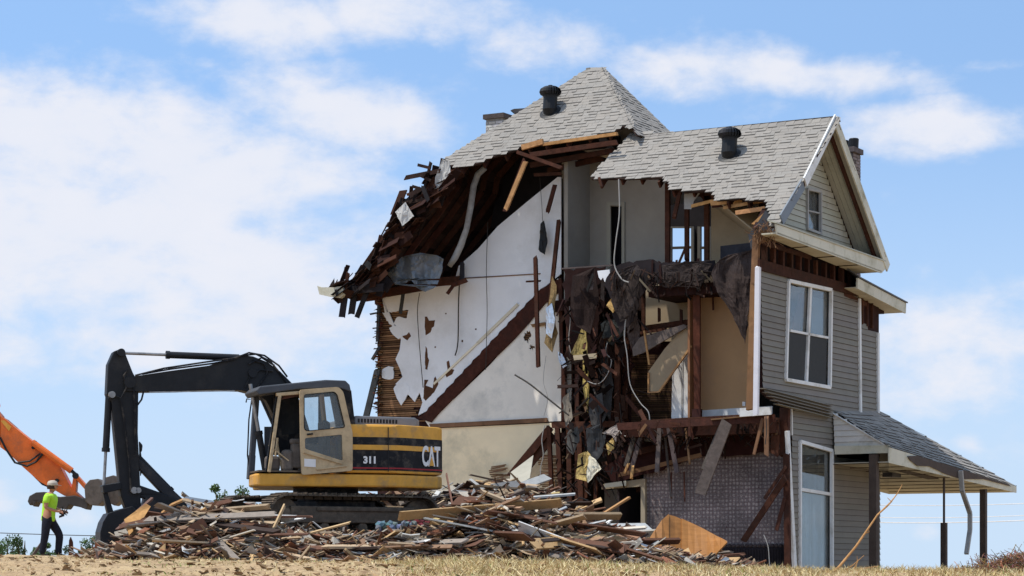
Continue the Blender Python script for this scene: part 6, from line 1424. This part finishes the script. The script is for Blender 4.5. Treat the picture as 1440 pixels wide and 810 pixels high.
sheet('board_bundle', [(175, 730, 41.4), (205, 708, 42), (212, 712, 42), (196, 738, 41.3), (182, 752, 41.1)], 'fresh_wood', (.9, .9, .8), 'tan slatted board piece held in the bucket at the left end of the rubble', 'board')
sheet('door_panel', [(222, 752, 41.0), (236, 738, 41.4), (234, 764, 40.8), (222, 784, 40.3), (214, 780, 40.3)], 'grey_wood', (1.4, 1.2, 1), 'upright brown board end in the left rubble', 'board')
sheet('metal_sheet', [(820, 755, 42.2), (828, 752, 42.2), (850, 785, 41.4), (846, 790, 41.2)], 'metal_sheet', (1.2, 1.2, 1.1), 'narrow grey metal trim fallen across the middle of the right rubble', 'metal sheet')
sheet('metal_sheet', [(1003, 797, 41.2), (1020, 783, 41.4), (1026, 785, 41.4), (1018, 800, 41.1)], 'metal_sheet', (1.1, 1.1, 1.1), 'small grey metal flap at the right end of the rubble below the plywood', 'metal sheet')
q = MB(); q.tube([zfloor(x, y, 42.2) for x, y in [(228, 722), (242, 710), (258, 703), (266, 704)]], .035, 6); tag(q.build('bent_strip', 'fresh_wood', None, zfloor(228, 722, 42.2)), 'bent yellow wood strip arching over the left rubble', 'wood strip')
q = MB(); q.tube([zfloor(x, y, 40.9) for x, y in [(250, 783), (262, 770), (280, 760), (300, 759), (322, 760)]], .02, 6); tag(q.build('pipe', 'foil', None, zfloor(250, 783, 40.9)), 'thin silver pipe bent around the crumpled white sheet', 'pipe')
# rags
for (x, y, Y, w, m, c, lb) in ((596, 740, 42.0, .26, 'scrap', (.14, .03, .03), 'dark red rag lying on the boards behind the tracks'), (560, 742, 41.9, .35, 'scrap', (.16, .2, .25), 'blue grey cloth lying under the rear of the near track')):
    q = MB(); p = zfloor(x, y, Y)
    for i in range(26):
        d = V3((rr.gauss(0, 1), rr.gauss(0, 1), rr.gauss(0, .5))).normalized()
        q.lathe([(.02, -.05), (.07, 0), (.02, .05)], p+V3((rr.uniform(-w, w), rr.uniform(-.1, .1), rr.uniform(-.04, .07))), d, 6, tuple(k*rr.uniform(.7, 1.2) for k in c))
    tag(q.build('rag', m, None, p), lb, 'rag')

# ================================================================== grass, brush, branch
mat('straw', (1, 1, 1), .8, .2, 5)
gs = MB()
def blade(p, d, L_, w, c):
    s_ = V3((1, 0, 0))*w; k = p+d*L_*.55+V3((0, 0, 0)); e = p+d*L_+V3((d.x*.3*L_, 0, -.12*L_))
    gs.add([p-s_, p+s_, k+s_*.7, k-s_*.7, e], [(0, 1, 2, 3), (3, 2, 4)], c)
for i in range(52000):
    px = rr.uniform(-20, 1460); dens_ = interp([(0, .25), (350, .25), (560, .45), (640, 1), (1440, 1)], px)
    if rr.random() > dens_: continue
    y = rr.uniform(38.2, 40.0) if rr.random() < .45 else rr.uniform(31, 39); x = (px-720)/F*y; green = mnoise.noise(V3((x*.5, y*.5, 3))) > .28 and px < 400
    if mnoise.noise(V3((x*1.3, y*1.3, 9))) < -.12 and y < 38: continue
    hL = interp([(0, .05), (500, .07), (640, .17), (1000, .13), (1440, .13)], px)*rr.uniform(.4, 1.7)
    d = V3((rr.gauss(0, .8), rr.gauss(0, .5), rr.uniform(.25, 1))).normalized()
    c = (.20, .30, .06) if green or rr.random() < .03 else rr.choice(((.70, .55, .27), (.62, .46, .21), (.80, .67, .38), (.45, .31, .15)))
    blade(V3((x, y, zground(x, y)+gnoise(x, y)-.01)), d, hL, rr.uniform(.004, .008), (lambda k_: (c[0]*k_, c[1]*k_, c[2]*k_))(rr.uniform(.7, 1.15)))
tag(gs.build('dry_grass', 'straw'), 'dry straw and grass blades along the near edge of the ground', 'grass', kind='stuff')
cl = MB()
for i in range(1300):
    px = rr.uniform(-20, 1000); y = rr.uniform(31, 41); x = (px-720)/F*y; r_ = rr.choice((rr.uniform(.01, .03), rr.uniform(.02, .07))); p = V3((x, y, zground(x, y)+gnoise(x, y)+r_*.2))
    vs = [p+V3((rr.uniform(-1, 1)*r_*1.4, rr.uniform(-1, 1)*r_, rr.uniform(-.5, 1)*r_)) for _ in range(6)]; cl.add(vs, [(0, 1, 2), (0, 2, 3), (0, 3, 4), (0, 4, 5), (5, 1, 3), (1, 2, 4)], (lambda k_: (.37*k_, .24*k_, .125*k_))(rr.uniform(.6, 1.15)))
tag(cl.build('dirt_clods', 'straw'), 'small brown clods and chips scattered over the bare dirt', 'clods', kind='stuff')
br = MB()
for i in range(1500):
    px = rr.gauss(1425, 34); 
    if px < 1335: continue
    top = interp([(1335, 803), (1370, 796), (1400, 789), (1430, 780), (1480, 776)], px); y = 38.6+rr.uniform(-.3, .5); p = zfloor(px, rr.uniform(top, 812), y)
    d = V3((rr.gauss(0, 1), rr.gauss(0, .6), rr.gauss(0, .5))).normalized()*rr.uniform(.06, .3); m_ = p+d*.5+V3((0, 0, rr.uniform(-.03, .05))); c = tuple(k*rr.uniform(.6, 1.3) for k in rr.choice(((.32, .17, .10), (.45, .30, .18), (.22, .12, .08))))
    br.beam(p, m_, .01, .008, UP, c); br.beam(m_, p+d, .008, .006, UP, c)
tag(br.build('brush', 'straw'), 'tangle of dry roots and twigs at the lower right corner', 'brush', kind='stuff')
bt = MB(); bt.v = []; 
q = MB(); Yb = 38.4
q.tube([zfloor(x, y, Yb) for x, y in [(1164, 812), (1180, 797), (1204, 768), (1219, 746), (1234, 724), (1247, 712), (1252, 707), (1262, 694), (1269, 681)]], [.022, .02, .018, .016, .014, .016, .012, .008, .004], 7)
for pl in ([(1178, 809), (1200, 794), (1215, 781)], [(1186, 808), (1210, 800), (1236, 796)], [(1196, 810), (1206, 790), (1205, 782)], [(1250, 708), (1254, 706), (1248, 700)], [(1216, 750), (1222, 748), (1221, 741)]): q.tube([zfloor(x, y, Yb) for x, y in pl], [.013, .009, .004], 5)
tag(q.build('dead_branch', 'fresh_wood', None, zfloor(1164, 812, Yb)), 'bare tan branch sticking up in front of the porch', 'branch')

# ================================================================== distant trees and wires
mat('leaf', (1, 1, 1), .7, .2, 3); mat('bark', (.10, .075, .05), .9, .3, 5)
def tree(px, topy, Y, wpx, name, label, seed, base=0.0, group='trees on the skyline', dens=1.0):
    r = random.Random(seed); x = (px-720)/F*Y; topy -= (H0-topy)*.12; ztop = CZ+(H0-topy)/F*Y; w = wpx*1.5/F*Y/2; root = empty(name, (x, Y, base), label, 'tree', group)
    tr = MB(); o = V3((x, Y, base)); tr.tube([o, o+V3((0, 0, ztop*.35)), o+V3((.1, 0, ztop*.6)), o+V3((.15, 0, ztop*.9))], [w*.1+.05, w*.08+.04, w*.05+.02, .02], 8)
    clumps = []
    for i in range(int(13*dens)):
        a = r.uniform(0, 2*math.pi); rd = w*math.sqrt(r.random())*.85; hz_ = base+ztop*r.uniform(.45, .92)*(1-.25*(rd/w)**2) if i else ztop*.9
        c = V3((x+math.cos(a)*rd, Y+math.sin(a)*rd, hz_)); clumps.append((c, w*r.uniform(.22, .42))); tr.tube([o+V3((0, 0, ztop*r.uniform(.3, .55))), c], [.06, .02], 5)
    tr.build('trunk', 'bark', root)
    cr = MB(); ls = max(.07, w*.045)
    for (c, rad) in clumps:
        tone = r.uniform(.7, 1.2)
        for k in range(int(230*dens)):
            d = V3((r.gauss(0, 1), r.gauss(0, 1), r.gauss(0, .8))).normalized()*rad*(r.random()**.4); p = c+d; s_ = ls*r.uniform(.6, 1.3)
            a = V3((r.gauss(0, 1), r.gauss(0, 1), r.gauss(0, 1))).normalized(); b = a.orthogonal().normalized(); g = tone*r.uniform(.7, 1.25)
            if p.z > ztop: p.z = ztop-r.random()*.1
            cr.add([p-a*s_, p+b*s_*.6, p+a*s_, p-b*s_*.6], [(0, 1, 2, 3)], (.065*g, .11*g, .035*g))
    cr.build('crown', 'leaf', root); return root
for i, (px, ty, Y, w, lb) in enumerate([(8, 762, 170, 40, 'low round tree at the far left edge of the skyline'), (32, 757, 165, 46, 'low tree just left of the worker on the skyline'), (58, 764, 175, 24, 'small tree top seen behind the legs of the worker'), (84, 770, 175, 24, 'small tree top right of the legs of the worker'), (104, 774, 170, 18, 'lowest bush on the skyline right of the worker'), (127, 756, 170, 24, 'tree top behind the bucket of the yellow excavator'),
      (312, 684, 120, 44, 'tree top above the left rubble beside the far track'), (338, 688, 125, 34, 'smaller tree top just left of the excavator tracks'), (-20, 765, 160, 40, 'low tree cut by the left edge of the photo')]):
    tree(px, ty, Y, w, 'tree', lb, 100+i, dens=.8)
def wire(y0, y1, Y, r, m, label, x0, x1):
    pts = []
    for i in range(21):
        f = i/20; x = x0+(x1-x0)*f; pts.append(V3(((x-720)/F*Y, Y, CZ+(H0-(y0+(y1-y0)*f))/F*Y-.5*math.sin(math.pi*f))))
    q = MB(); q.tube(pts, r, 5); tag(q.build('power_line', m, None, pts[0]), label, 'power line', 'power lines behind the house')
mat('wire_pale', (.75, .74, .72), .5, .1, 3)
wire(704, 690, 130, .022, 'wire_pale', 'highest pale power line seen under the porch roof', 1050, 1700)
wire(722, 706, 130, .02, 'wire_pale', 'middle pale power line seen under the porch roof', 1050, 1700)
wire(729, 713, 130, .028, 'wire_pale', 'lowest pale power line of the three under the porch roof', 1050, 1700)
wire(734, 748, 130, .022, 'cable_dark', 'thin brownish power line behind the worker at the left', -300, 640)
